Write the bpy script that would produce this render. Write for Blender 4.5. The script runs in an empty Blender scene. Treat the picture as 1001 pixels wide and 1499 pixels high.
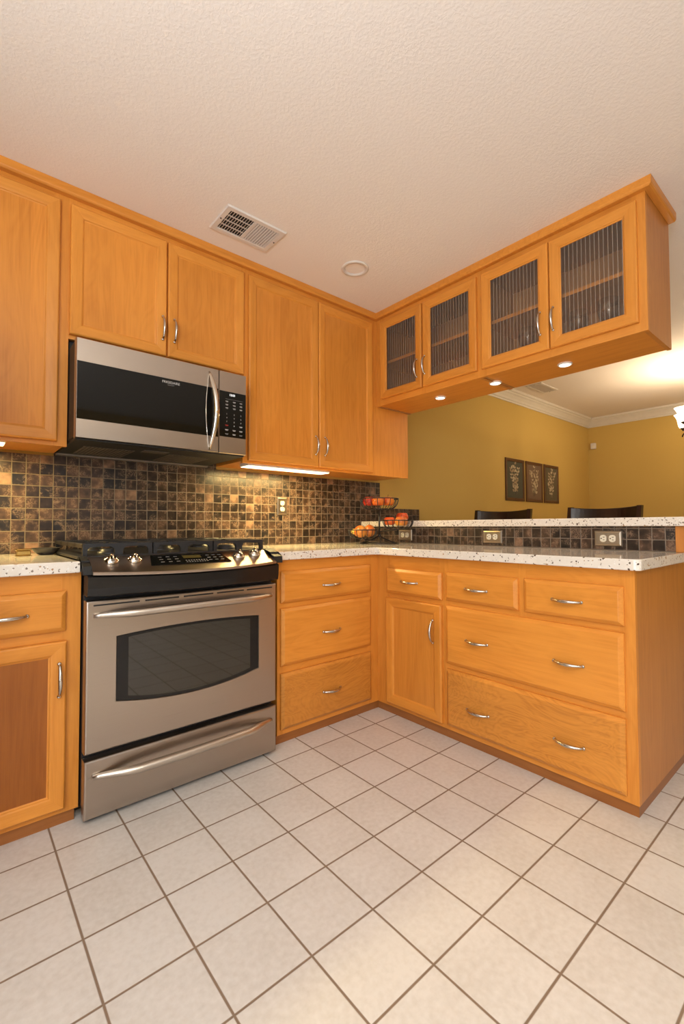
import bpy, bmesh, math, random
from mathutils import Vector, Matrix
random.seed(7)
PI = math.pi
scene = bpy.context.scene
COL = scene.collection

# ------------------------------------------------------------------ camera
cam_data = bpy.data.cameras.new('camera')
cam = bpy.data.objects.new('camera', cam_data); COL.objects.link(cam)
yaw, pitch, roll = math.radians(49.55), math.radians(1.774), math.radians(-0.225)
Fv = Vector((math.cos(yaw) * math.cos(pitch), math.sin(yaw) * math.cos(pitch), math.sin(pitch)))
Rv = Vector((math.sin(yaw), -math.cos(yaw), 0)); Uv = Rv.cross(Fv)
R2 = Rv * math.cos(roll) + Uv * math.sin(roll); U2 = -Rv * math.sin(roll) + Uv * math.cos(roll)
m = Matrix((R2, U2, -Fv)).transposed().to_4x4()
m.translation = (-1.8065, -1.8166, 1.0110)
cam.matrix_world = m
cam_data.sensor_fit = 'VERTICAL'; cam_data.sensor_height = 36.0; cam_data.lens = 15.978
cam_data.clip_start = 0.02
scene.camera = cam

# ------------------------------------------------------------------ world, lights, exposure
world = bpy.data.worlds.new('world'); scene.world = world; world.use_nodes = True
world.node_tree.nodes['Background'].inputs[0].default_value = (1.0, 0.86, 0.7, 1)
world.node_tree.nodes['Background'].inputs[1].default_value = 0.05
scene.view_settings.view_transform = 'Standard'
scene.view_settings.look = 'None'
scene.view_settings.gamma = 1.0
scene.view_settings.use_curve_mapping = False
scene.view_settings.exposure = 0.15
scene.cycles.use_denoising = True
scene.cycles.max_bounces = 10
scene.cycles.sample_clamp_indirect = 4.0
scene.cycles.caustics_reflective = False
scene.cycles.caustics_refractive = False

def area(name, loc, target, sx, sy, energy, color):
    d = bpy.data.lights.new(name, 'AREA'); d.shape = 'RECTANGLE'; d.size = sx; d.size_y = sy
    d.energy = energy; d.color = color
    o = bpy.data.objects.new(name, d); COL.objects.link(o)
    o.location = loc
    o.rotation_euler = (Vector(target) - Vector(loc)).to_track_quat('-Z', 'Y').to_euler()
    return o
def point(name, loc, energy, color, r=0.05):
    d = bpy.data.lights.new(name, 'POINT'); d.energy = energy; d.color = color; d.shadow_soft_size = r
    o = bpy.data.objects.new(name, d); COL.objects.link(o); o.location = loc
    return o
WARM = (1.0, 0.80, 0.58)
DAY = (0.88, 0.96, 1.06)
# daylight-coloured fill added at two unseen windows, left of and behind the camera
area('window_fill_light', (-3.17, -2.45, 1.28), (0, -2.45, 1.28), 2.2, 1.9, 56, DAY)
area('window_fill_light', (-1.2, -3.97, 1.25), (-1.2, 0, 1.25), 2.6, 1.9, 8, DAY)
# recessed cans: warm beams out of the ceiling, beside and behind the camera

# added bounce flash aimed at the ceiling, dressed as a torchiere out of view
area('bounce_flash_light', (-2.45, -1.95, 1.75), (-2.25, -1.75, 2.44), 0.35, 0.35, 39, (0.90, 0.98, 1.06))

# ------------------------------------------------------------------ materials
def new_mat(name):
    mt = bpy.data.materials.new(name); mt.use_nodes = True
    nt = mt.node_tree; nt.nodes.clear()
    out = nt.nodes.new('ShaderNodeOutputMaterial')
    b = nt.nodes.new('ShaderNodeBsdfPrincipled')
    nt.links.new(b.outputs[0], out.inputs[0])
    return mt, nt, b, out
def N(nt, t, **kw):
    n = nt.nodes.new('ShaderNode' + t)
    for k, v in kw.items():
        if k.startswith('i_'):
            n.inputs[int(k[2:])].default_value = v
        else: setattr(n, k, v)
    return n
def L(nt, a, b): nt.links.new(a, b)
def math_n(nt, op, a, b=None, c=None):
    n = nt.nodes.new('ShaderNodeMath'); n.operation = op
    for i, v in enumerate((a, b, c)):
        if v is None: continue
        if isinstance(v, (int, float)): n.inputs[i].default_value = v
        else: nt.links.new(v, n.inputs[i])
    return n.outputs[0]
def mix_c(nt, fac, a, b, mode='MIX'):
    n = nt.nodes.new('ShaderNodeMix'); n.data_type = 'RGBA'; n.blend_type = mode
    for s, v in ((n.inputs[0], fac), (n.inputs[6], a), (n.inputs[7], b)):
        if isinstance(v, (int, float)): s.default_value = v
        elif isinstance(v, tuple): s.default_value = v
        else: nt.links.new(v, s)
    return n.outputs[2]
def ramp(nt, fac, stops):
    n = nt.nodes.new('ShaderNodeValToRGB')
    e = n.color_ramp.elements
    while len(e) > 1: e.remove(e[-1])
    e[0].position, e[0].color = stops[0]
    for p, c in stops[1:]:
        x = e.new(p); x.color = c
    nt.links.new(fac, n.inputs[0])
    return n.outputs[0]
def bump(nt, h, strength, dist, b):
    n = nt.nodes.new('ShaderNodeBump'); n.inputs['Strength'].default_value = strength
    n.inputs['Distance'].default_value = dist
    nt.links.new(h, n.inputs['Height']); nt.links.new(n.outputs[0], b.inputs['Normal'])
def simple(name, color, rough=0.5, metal=0.0, emit=None, estr=0.0, spec=None, coat=0.0):
    mt, nt, b, out = new_mat(name)
    # a trace of noise in the colour so no surface is perfectly flat
    tc = N(nt, 'TexCoord'); nz = N(nt, 'TexNoise'); nz.inputs['Scale'].default_value = 18
    L(nt, tc.outputs['Object'], nz.inputs['Vector'])
    c = color + (1,)
    dk = tuple(v * 0.9 for v in color) + (1,)
    L(nt, mix_c(nt, nz.outputs[0], dk, c), b.inputs['Base Color'])
    b.inputs['Roughness'].default_value = rough; b.inputs['Metallic'].default_value = metal
    if coat: b.inputs['Coat Weight'].default_value = coat; b.inputs['Coat Roughness'].default_value = 0.06
    if spec is not None: b.inputs['Specular IOR Level'].default_value = spec
    if emit:
        b.inputs['Emission Color'].default_value = emit + (1,); b.inputs['Emission Strength'].default_value = estr
    return mt

def wood(name, axis, light=(0.75, 0.305, 0.050), dark=(0.55, 0.188, 0.023), board=None, knots=0.0, vary=0.10, rough=0.34):
    """Honey alder: grain runs along `axis` of the part's own coordinates."""
    mt, nt, b, out = new_mat(name)
    tc = N(nt, 'TexCoord'); oi = N(nt, 'ObjectInfo')
    rnd = oi.outputs['Random']
    off = N(nt, 'CombineXYZ')
    L(nt, math_n(nt, 'MULTIPLY', rnd, 37.0), off.inputs[0]); L(nt, math_n(nt, 'MULTIPLY', rnd, 91.0), off.inputs[1])
    L(nt, math_n(nt, 'MULTIPLY', rnd, 53.0), off.inputs[2])
    add = N(nt, 'VectorMath', operation='ADD'); L(nt, tc.outputs['Object'], add.inputs[0]); L(nt, off.outputs[0], add.inputs[1])
    vec = add.outputs[0]
    ax = 'xyz'.index(axis)
    def mapped(along, across):
        mp = N(nt, 'Mapping'); s = [across] * 3; s[ax] = along
        mp.inputs['Scale'].default_value = s; L(nt, vec, mp.inputs[0]); return mp.outputs[0]
    # broad figure: distorted bands (cathedral arches)
    n1 = N(nt, 'TexNoise'); n1.inputs['Scale'].default_value = 1.0; n1.inputs['Detail'].default_value = 3
    n1.inputs['Distortion'].default_value = 1.2 + 0.8 * knots
    L(nt, mapped(1.1 + 1.5 * knots, 7.0 - 1.5 * knots), n1.inputs['Vector'])
    rings = math_n(nt, 'FRACT', math_n(nt, 'MULTIPLY', n1.outputs[0], 9.0 + 3 * knots))
    rings = math_n(nt, 'ABSOLUTE', math_n(nt, 'SUBTRACT', rings, 0.5))
    # fine streaks
    n2 = N(nt, 'TexNoise'); n2.inputs['Scale'].default_value = 1.0; n2.inputs['Detail'].default_value = 4
    L(nt, mapped(2.5, 60.0), n2.inputs['Vector'])
    n3 = N(nt, 'TexNoise'); n3.inputs['Scale'].default_value = 1.0; n3.inputs['Detail'].default_value = 2
    L(nt, mapped(9.0, 420.0), n3.inputs['Vector'])
    n4 = N(nt, 'TexNoise'); n4.inputs['Scale'].default_value = 2.2; n4.inputs['Detail'].default_value = 2
    L(nt, vec, n4.inputs['Vector'])
    f = math_n(nt, 'MULTIPLY', rings, 0.30 + 0.25 * knots)
    f = math_n(nt, 'ADD', f, math_n(nt, 'MULTIPLY', n2.outputs[0], 0.55))
    f = math_n(nt, 'ADD', f, math_n(nt, 'MULTIPLY', n3.outputs[0], 0.42))
    f = math_n(nt, 'ADD', f, math_n(nt, 'MULTIPLY', n4.outputs[0], 0.55))
    f = math_n(nt, 'SUBTRACT', f, 0.37)
    col = ramp(nt, f, [(0.12, dark + (1,)), (0.5, tuple((a * .35 + c * .65) for a, c in zip(dark, light)) + (1,)), (0.88, light + (1,))])
    # tone per part
    tone = math_n(nt, 'ADD', math_n(nt, 'MULTIPLY', rnd, vary), 1.0 - vary * 0.6)
    if board:
        ax2, width, amt = board
        sp = N(nt, 'SeparateXYZ'); L(nt, tc.outputs['Object'], sp.inputs[0])
        q = math_n(nt, 'FLOOR', math_n(nt, 'MULTIPLY', math_n(nt, 'ADD', sp.outputs['xyz'.index(ax2)], 0.031), 1 / width))
        wn = N(nt, 'TexWhiteNoise', noise_dimensions='1D'); L(nt, math_n(nt, 'ADD', q, math_n(nt, 'MULTIPLY', rnd, 77)), wn.inputs['W'])
        tone = math_n(nt, 'ADD', tone, math_n(nt, 'MULTIPLY', math_n(nt, 'SUBTRACT', wn.outputs[0], 0.5), amt))
    cc = N(nt, 'CombineColor')
    for i in range(3): L(nt, tone, cc.inputs[i])
    col = mix_c(nt, 1.0, col, cc.outputs[0], 'MULTIPLY')
    L(nt, col, b.inputs['Base Color'])
    b.inputs['Roughness'].default_value = rough
    b.inputs['Specular IOR Level'].default_value = 0.35
    bump(nt, n2.outputs[0], 0.05, 0.002, b)
    return mt
WX = wood('wood_grain_x', 'x'); WZ = wood('wood_grain_z', 'z'); WY = wood('wood_grain_y', 'y')
WPANEL = wood('wood_panel', 'z', board=('x', 0.115, 0.10), light=(0.73, 0.290, 0.047), dark=(0.53, 0.176, 0.022))
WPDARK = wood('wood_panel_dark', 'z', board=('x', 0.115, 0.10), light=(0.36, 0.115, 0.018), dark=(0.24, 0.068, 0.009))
WDRAW = wood('wood_drawer', 'x', board=('z', 0.12, 0.07))
WKNOT = wood('wood_knotty', 'x', board=('z', 0.15, 0.30), knots=1.0, dark=(0.46, 0.155, 0.022))
WEND = wood('wood_end_panel', 'z', light=(0.60, 0.245, 0.055), dark=(0.42, 0.145, 0.024))
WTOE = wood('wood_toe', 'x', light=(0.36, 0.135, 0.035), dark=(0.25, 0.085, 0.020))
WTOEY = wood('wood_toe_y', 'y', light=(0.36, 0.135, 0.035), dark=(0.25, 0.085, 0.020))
WBACK = wood('wood_inside', 'z', light=(0.46, 0.22, 0.075), dark=(0.34, 0.15, 0.045), rough=0.6)

def brushed(name, color, axis, rough=0.30):
    mt, nt, b, out = new_mat(name)
    tc = N(nt, 'TexCoord'); mp = N(nt, 'Mapping'); s = [900.0] * 3; s['xyz'.index(axis)] = 5.0
    mp.inputs['Scale'].default_value = s; L(nt, tc.outputs['Object'], mp.inputs[0])
    n = N(nt, 'TexNoise'); n.inputs['Scale'].default_value = 1; n.inputs['Detail'].default_value = 2
    L(nt, mp.outputs[0], n.inputs['Vector'])
    L(nt, mix_c(nt, n.outputs[0], tuple(v * .93 for v in color) + (1,), color + (1,)), b.inputs['Base Color'])
    b.inputs['Metallic'].default_value = 1.0
    L(nt, math_n(nt, 'ADD', math_n(nt, 'MULTIPLY', n.outputs[0], 0.10), rough - 0.05), b.inputs['Roughness'])
    b.inputs['Anisotropic'].default_value = 0.6
    bump(nt, n.outputs[0], 0.03, 0.0006, b)
    return mt
STEEL = brushed('brushed_steel', (0.47, 0.405, 0.345), 'x')
STEELV = brushed('brushed_steel_tube', (0.60, 0.54, 0.47), 'x', 0.33)
NICKEL = simple('satin_nickel', (0.62, 0.58, 0.53), 0.22, 1.0)
CHROME = simple('polished_chrome', (0.72, 0.66, 0.57), 0.10, 1.0)
BLACK = simple('black_enamel', (0.010, 0.009, 0.009), 0.18, spec=0.35)
BLACKM = simple('black_matte', (0.010, 0.010, 0.010), 0.55)
IRON = simple('cast_iron', (0.018, 0.018, 0.020), 0.38)
BGLASS = simple('black_glass', (0.006, 0.006, 0.005), 0.04, spec=0.32)
DISPLAYM = simple('clock_digits', (0.8, 0.8, 0.8), 0.5, emit=(0.95, 0.97, 1.0), estr=1.2)
PRINT = simple('pale_print', (0.55, 0.53, 0.50), 0.5)
PRINTD = simple('grey_print', (0.22, 0.21, 0.20), 0.5)
REDP = simple('red_print', (0.40, 0.03, 0.02), 0.5)
PLATE = brushed('pewter_plate', (0.52, 0.43, 0.32), 'z', 0.30)
CREAM = simple('cream_plastic', (0.80, 0.74, 0.60), 0.35)
WHITEP = simple('white_paint_metal', (0.74, 0.68, 0.62), 0.45)
TRIMW = simple('white_trim_paint', (0.72, 0.66, 0.56), 0.45)
DARKV = simple('vent_dark', (0.02, 0.018, 0.016), 0.8)
WIRE = simple('black_wire', (0.014, 0.012, 0.012), 0.35)
STOOL = simple('espresso_wood', (0.022, 0.010, 0.008), 0.20)
BRASS = simple('brass', (0.62, 0.42, 0.14), 0.22, 1.0)
DISHM = simple('dark_stone_dish', (0.045, 0.040, 0.036), 0.35)
FRAMEW = wood('dark_frame_wood', 'z', light=(0.13, 0.055, 0.024), dark=(0.07, 0.028, 0.012))
BRONZE = simple('oiled_bronze', (0.05, 0.025, 0.014), 0.35, 0.8)
SHADE = simple('lit_frosted_glass', (0.9, 0.85, 0.75), 0.4, emit=(1.0, 0.83, 0.60), estr=2.6)
LAMPW = simple('lit_puck_lens', (0.9, 0.9, 0.85), 0.3, emit=(1.0, 0.86, 0.66), estr=6.0)
STRIP = simple('lit_strip_lens', (0.9, 0.9, 0.8), 0.3, emit=(1.0, 0.86, 0.50), estr=3.2)
GLOBE = simple('fill_panel_diffuser', (0.9, 0.85, 0.75), 0.3, emit=(1.0, 0.86, 0.70), estr=1.5)
CANIN = simple('recessed_can_inside', (0.62, 0.56, 0.52), 0.45)
BULB = simple('unlit_bulb', (0.48, 0.40, 0.36), 0.4)

def paint(name, color, scale=140, strength=0.08):
    mt, nt, b, out = new_mat(name)
    tc = N(nt, 'TexCoord'); n = N(nt, 'TexNoise'); n.inputs['Scale'].default_value = scale; n.inputs['Detail'].default_value = 3
    L(nt, tc.outputs['Object'], n.inputs['Vector'])
    n2 = N(nt, 'TexNoise'); n2.inputs['Scale'].default_value = 1.7; L(nt, tc.outputs['Object'], n2.inputs['Vector'])
    L(nt, mix_c(nt, n2.outputs[0], tuple(v * .96 for v in color) + (1,), color + (1,)), b.inputs['Base Color'])
    b.inputs['Roughness'].default_value = 0.85; b.inputs['Specular IOR Level'].default_value = 0.2
    bump(nt, n.outputs[0], strength, 0.004, b)
    return mt
OLIVE = paint('olive_wall_paint', (0.585, 0.392, 0.106))
PALE = paint('pale_wall_paint', (0.66, 0.58, 0.46))
def ceiling_mat():
    mt, nt, b, out = new_mat('knockdown_ceiling')
    tc = N(nt, 'TexCoord')
    n = N(nt, 'TexNoise'); n.inputs['Scale'].default_value = 95; n.inputs['Detail'].default_value = 4
    n.inputs['Distortion'].default_value = 0.6
    L(nt, tc.outputs['Object'], n.inputs['Vector'])
    h = ramp(nt, n.outputs[0], [(0.42, (0, 0, 0, 1)), (0.60, (1, 1, 1, 1))])
    b.inputs['Base Color'].default_value = (0.86, 0.785, 0.715, 1)
    b.inputs['Roughness'].default_value = 0.9; b.inputs['Specular IOR Level'].default_value = 0.15
    bump(nt, h, 0.14, 0.004, b)
    return mt
CEIL = ceiling_mat()

def grid_masks(nt, u, v, pu, pv, ou, ov, gap):
    """cell ids and a grout mask for a square grid; u, v are coordinate sockets"""
    a = math_n(nt, 'DIVIDE', math_n(nt, 'SUBTRACT', u, ou), pu)
    c = math_n(nt, 'DIVIDE', math_n(nt, 'SUBTRACT', v, ov), pv)
    def edge(s, p):
        f = math_n(nt, 'FRACT', s)
        d = math_n(nt, 'MINIMUM', f, math_n(nt, 'SUBTRACT', 1.0, f))
        return math_n(nt, 'MULTIPLY', d, p)
    d = math_n(nt, 'MINIMUM', edge(a, pu), edge(c, pv))
    mr = N(nt, 'MapRange'); mr.inputs[1].default_value = gap * .5 * .7; mr.inputs[2].default_value = gap * .5 * 1.5
    L(nt, d, mr.inputs[0])
    ids = N(nt, 'CombineXYZ')
    L(nt, math_n(nt, 'FLOOR', a), ids.inputs[0]); L(nt, math_n(nt, 'FLOOR', c), ids.inputs[1])
    return mr.outputs[0], ids.outputs[0]
def floor_mat():
    mt, nt, b, out = new_mat('ceramic_floor_tile')
    tc = N(nt, 'TexCoord'); sp = N(nt, 'SeparateXYZ'); L(nt, tc.outputs['Object'], sp.inputs[0])
    mask, ids = grid_masks(nt, sp.outputs[0], sp.outputs[1], 0.2, 0.2, -0.7487, -0.1298, 0.0052)
    wn = N(nt, 'TexWhiteNoise', noise_dimensions='3D'); L(nt, ids, wn.inputs['Vector'])
    n = N(nt, 'TexNoise'); n.inputs['Scale'].default_value = 60; n.inputs['Detail'].default_value = 5
    L(nt, tc.outputs['Object'], n.inputs['Vector'])
    n2 = N(nt, 'TexNoise'); n2.inputs['Scale'].default_value = 6; n2.inputs['Detail'].default_value = 3
    L(nt, tc.outputs['Object'], n2.inputs['Vector'])
    f = math_n(nt, 'ADD', math_n(nt, 'MULTIPLY', n.outputs[0], 0.6), math_n(nt, 'MULTIPLY', n2.outputs[0], 0.4))
    f = math_n(nt, 'ADD', f, math_n(nt, 'MULTIPLY', math_n(nt, 'SUBTRACT', wn.outputs[0], .5), 0.12))
    tile = ramp(nt, f, [(0.30, (0.58, 0.537, 0.490, 1)), (0.62, (0.69, 0.657, 0.620, 1))])
    grout = (0.215, 0.145, 0.095, 1)
    L(nt, mix_c(nt, mask, grout, tile), b.inputs['Base Color'])
    L(nt, math_n(nt, 'SUBTRACT', 0.85, math_n(nt, 'MULTIPLY', mask, 0.45)), b.inputs['Roughness'])
    h = math_n(nt, 'ADD', mask, math_n(nt, 'MULTIPLY', n.outputs[0], 0.12))
    bump(nt, h, 0.35, 0.002, b)
    return mt
FLOOR = floor_mat()
def mosaic_mat(name, ua, va, pu, pv, ou, ov):
    mt, nt, b, out = new_mat(name)
    tc = N(nt, 'TexCoord'); sp = N(nt, 'SeparateXYZ'); L(nt, tc.outputs['Object'], sp.inputs[0])
    mask, ids = grid_masks(nt, sp.outputs['xyz'.index(ua)], sp.outputs['xyz'.index(va)], pu, pv, ou, ov, 0.0030)
    wn = N(nt, 'TexWhiteNoise', noise_dimensions='3D'); L(nt, ids, wn.inputs['Vector'])
    base = ramp(nt, wn.outputs[0], [(0.0, (0.017, 0.014, 0.013, 1)), (0.35, (0.030, 0.019, 0.014, 1)), (0.70, (0.048, 0.029, 0.019, 1)),
                                    (0.90, (0.080, 0.048, 0.031, 1)), (0.99, (0.18, 0.110, 0.070, 1))])
    # every stone tile shows its own piece of veining
    off = N(nt, 'VectorMath', operation='SCALE'); L(nt, wn.outputs['Color'], off.inputs[0]); off.inputs['Scale'].default_value = 30
    ad = N(nt, 'VectorMath', operation='ADD'); L(nt, tc.outputs['Object'], ad.inputs[0]); L(nt, off.outputs[0], ad.inputs[1])
    n = N(nt, 'TexNoise'); n.inputs['Scale'].default_value = 34; n.inputs['Detail'].default_value = 5; n.inputs['Distortion'].default_value = 2.2
    L(nt, ad.outputs[0], n.inputs['Vector'])
    v = math_n(nt, 'ABSOLUTE', math_n(nt, 'SUBTRACT', n.outputs[0], 0.5))
    vein = ramp(nt, v, [(0.0, (1, 1, 1, 1)), (0.030, (0.45, 0.45, 0.45, 1)), (0.075, (0, 0, 0, 1))])
    n2 = N(nt, 'TexNoise'); n2.inputs['Scale'].default_value = 22; n2.inputs['Detail'].default_value = 3
    L(nt, ad.outputs[0], n2.inputs['Vector'])
    gate = ramp(nt, n2.outputs[0], [(0.47, (0, 0, 0, 1)), (0.58, (1, 1, 1, 1))])
    vf = math_n(nt, 'MULTIPLY', vein, gate)
    col = mix_c(nt, 1.0, base, ramp(nt, n2.outputs[0], [(0.32, (0.50, 0.50, 0.52, 1)), (0.68, (1.9, 1.75, 1.65, 1))]), 'MULTIPLY')
    col = mix_c(nt, math_n(nt, 'MULTIPLY', vf, 0.70), col, (0.30, 0.20, 0.13, 1))
    L(nt, mix_c(nt, mask, (0.20, 0.155, 0.115, 1), col), b.inputs['Base Color'])
    L(nt, math_n(nt, 'SUBTRACT', 0.75, math_n(nt, 'MULTIPLY', mask, 0.47)), b.inputs['Roughness'])
    bump(nt, mask, 0.5, 0.0015, b)
    return mt
MOSAIC = mosaic_mat('marble_mosaic', 'x', 'z', 0.0529, 0.0520, -0.5585, 0.9415)
MOSBAR = mosaic_mat('marble_mosaic_bar', 'y', 'z', 0.0498, 0.0498, -0.2300, 0.8955)
def terrazzo():
    mt, nt, b, out = new_mat('speckled_quartz')
    tc = N(nt, 'TexCoord')
    base = None
    n = N(nt, 'TexNoise'); n.inputs['Scale'].default_value = 45; n.inputs['Detail'].default_value = 3
    L(nt, tc.outputs['Object'], n.inputs['Vector'])
    col = mix_c(nt, n.outputs[0], (0.72, 0.655, 0.57, 1), (0.84, 0.785, 0.71, 1))
    for sc, th, cc, seed in ((75, 0.10, (0.10, 0.065, 0.045, 1), 0.0), (120, 0.15, (0.24, 0.19, 0.15, 1), 3.1), (60, 0.08, (0.42, 0.25, 0.13, 1), 7.7), (150, 0.2, (0.85, 0.82, 0.76, 1), 1.7)):
        mp = N(nt, 'Mapping'); mp.inputs['Location'].default_value = (seed, seed * 2, seed)
        L(nt, tc.outputs['Object'], mp.inputs[0])
        dn = N(nt, 'TexNoise'); dn.inputs['Scale'].default_value = sc * 1.3; L(nt, mp.outputs[0], dn.inputs['Vector'])
        dv = N(nt, 'VectorMath', operation='SCALE'); dv.inputs['Scale'].default_value = 0.9 / sc; L(nt, dn.outputs['Color'], dv.inputs[0])
        da = N(nt, 'VectorMath', operation='ADD'); L(nt, mp.outputs[0], da.inputs[0]); L(nt, dv.outputs[0], da.inputs[1])
        vo = N(nt, 'TexVoronoi'); vo.inputs['Scale'].default_value = sc; L(nt, da.outputs[0], vo.inputs['Vector'])
        hs = N(nt, 'SeparateColor'); L(nt, vo.outputs['Color'], hs.inputs[0])
        pick = math_n(nt, 'LESS_THAN', hs.outputs[0], 0.30)
        r = math_n(nt, 'MULTIPLY', hs.outputs[1], 0.26)
        near = math_n(nt, 'LESS_THAN', vo.outputs['Distance'], math_n(nt, 'ADD', r, th))
        col = mix_c(nt, math_n(nt, 'MULTIPLY', pick, near), col, cc)
    L(nt, col, b.inputs['Base Color'])
    b.inputs['Roughness'].default_value = 0.05
    b.inputs['Specular IOR Level'].default_value = 0.6
    return mt
QUARTZ = terrazzo()
def fluted():
    """Reeded cabinet glass: see-through body, glossy face, ribs scatter a little light."""
    mt = bpy.data.materials.new('reeded_glass'); mt.use_nodes = True
    nt = mt.node_tree; nt.nodes.clear()
    out = nt.nodes.new('ShaderNodeOutputMaterial')
    tr = N(nt, 'BsdfTransparent'); tr.inputs[0].default_value = (0.88, 0.82, 0.75, 1)
    gl = N(nt, 'BsdfGlossy'); gl.inputs['Roughness'].default_value = 0.22; gl.inputs[0].default_value = (0.62, 0.58, 0.54, 1)
    df = N(nt, 'BsdfDiffuse'); df.inputs[0].default_value = (0.74, 0.62, 0.50, 1)
    fr = N(nt, 'Fresnel'); fr.inputs[0].default_value = 1.5
    m1 = N(nt, 'MixShader'); L(nt, fr.outputs[0], m1.inputs[0]); L(nt, tr.outputs[0], m1.inputs[1]); L(nt, gl.outputs[0], m1.inputs[2])
    tc = N(nt, 'TexCoord'); sp = N(nt, 'SeparateXYZ'); L(nt, tc.outputs['Object'], sp.inputs[0])
    f = math_n(nt, 'FRACT', math_n(nt, 'ADD', math_n(nt, 'DIVIDE', sp.outputs[0], 0.0185), 0.5))
    d = math_n(nt, 'ABSOLUTE', math_n(nt, 'SUBTRACT', f, 0.5))
    mr = N(nt, 'MapRange'); L(nt, d, mr.inputs[0]); mr.inputs[1].default_value = 0.0; mr.inputs[2].default_value = 0.085
    mr.inputs[3].default_value = 0.50; mr.inputs[4].default_value = 0.07
    m2 = N(nt, 'MixShader'); L(nt, mr.outputs[0], m2.inputs[0]); L(nt, m1.outputs[0], m2.inputs[1]); L(nt, df.outputs[0], m2.inputs[2])
    L(nt, m2.outputs[0], out.inputs[0])
    return mt
REED = fluted()
def clear_glass():
    mt = bpy.data.materials.new('clear_glassware'); mt.use_nodes = True
    nt = mt.node_tree; nt.nodes.clear()
    out = nt.nodes.new('ShaderNodeOutputMaterial')
    tr = N(nt, 'BsdfTransparent'); tr.inputs[0].default_value = (0.95, 0.94, 0.92, 1)
    gl = N(nt, 'BsdfGlossy'); gl.inputs['Roughness'].default_value = 0.05
    lw = N(nt, 'LayerWeight'); lw.inputs[0].default_value = 0.45
    m1 = N(nt, 'MixShader'); L(nt, math_n(nt, 'ADD', math_n(nt, 'MULTIPLY', lw.outputs[1], 0.45), 0.03), m1.inputs[0])
    L(nt, tr.outputs[0], m1.inputs[1]); L(nt, gl.outputs[0], m1.inputs[2]); L(nt, m1.outputs[0], out.inputs[0])
    return mt
CLEAR = clear_glass()
def oven_glass():
    mt, nt, b, out = new_mat('oven_window_glass')
    b.inputs['Base Color'].default_value = (0.020, 0.017, 0.012, 1)
    b.inputs['Roughness'].default_value = 0.03
    b.inputs['Specular IOR Level'].default_value = 0.7
    b.inputs['IOR'].default_value = 1.55
    return mt
OVENG = oven_glass()
def fruit_mat(name, c1, c2, streak=14):
    mt, nt, b, out = new_mat(name)
    tc = N(nt, 'TexCoord'); mp = N(nt, 'Mapping'); mp.inputs['Scale'].default_value = (9, 9, 9)
    oi = N(nt, 'ObjectInfo')
    ad = N(nt, 'VectorMath', operation='ADD'); L(nt, tc.outputs['Object'], ad.inputs[0])
    cx = N(nt, 'CombineXYZ'); L(nt, math_n(nt, 'MULTIPLY', oi.outputs['Random'], 20), cx.inputs[0]); L(nt, cx.outputs[0], ad.inputs[1])
    n = N(nt, 'TexNoise'); n.inputs['Scale'].default_value = streak; n.inputs['Detail'].default_value = 3
    L(nt, ad.outputs[0], n.inputs['Vector'])
    n2 = N(nt, 'TexNoise'); n2.inputs['Scale'].default_value = 160; L(nt, ad.outputs[0], n2.inputs['Vector'])
    f = math_n(nt, 'ADD', math_n(nt, 'MULTIPLY', n.outputs[0], 0.8), math_n(nt, 'MULTIPLY', n2.outputs[0], 0.2))
    L(nt, ramp(nt, f, [(0.36, c1 + (1,)), (0.64, c2 + (1,))]), b.inputs['Base Color'])
    b.inputs['Roughness'].default_value = 0.28
    b.inputs['Specular IOR Level'].default_value = 0.4
    return mt
F_RED = fruit_mat('red_apple_skin', (0.22, 0.008, 0.006), (0.42, 0.03, 0.012))
F_BLUSH = fruit_mat('blushed_apple_skin', (0.40, 0.026, 0.008), (0.66, 0.19, 0.022))
F_ORANGE = fruit_mat('orange_red_apple_skin', (0.46, 0.035, 0.010), (0.60, 0.115, 0.020))
F_PEACH = fruit_mat('peach_skin', (0.54, 0.115, 0.022), (0.62, 0.29, 0.055))
F_YELLOW = fruit_mat('yellow_skin', (0.62, 0.40, 0.05), (0.66, 0.48, 0.09))
STEMM = simple('fruit_stem', (0.05, 0.03, 0.015), 0.8)

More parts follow.
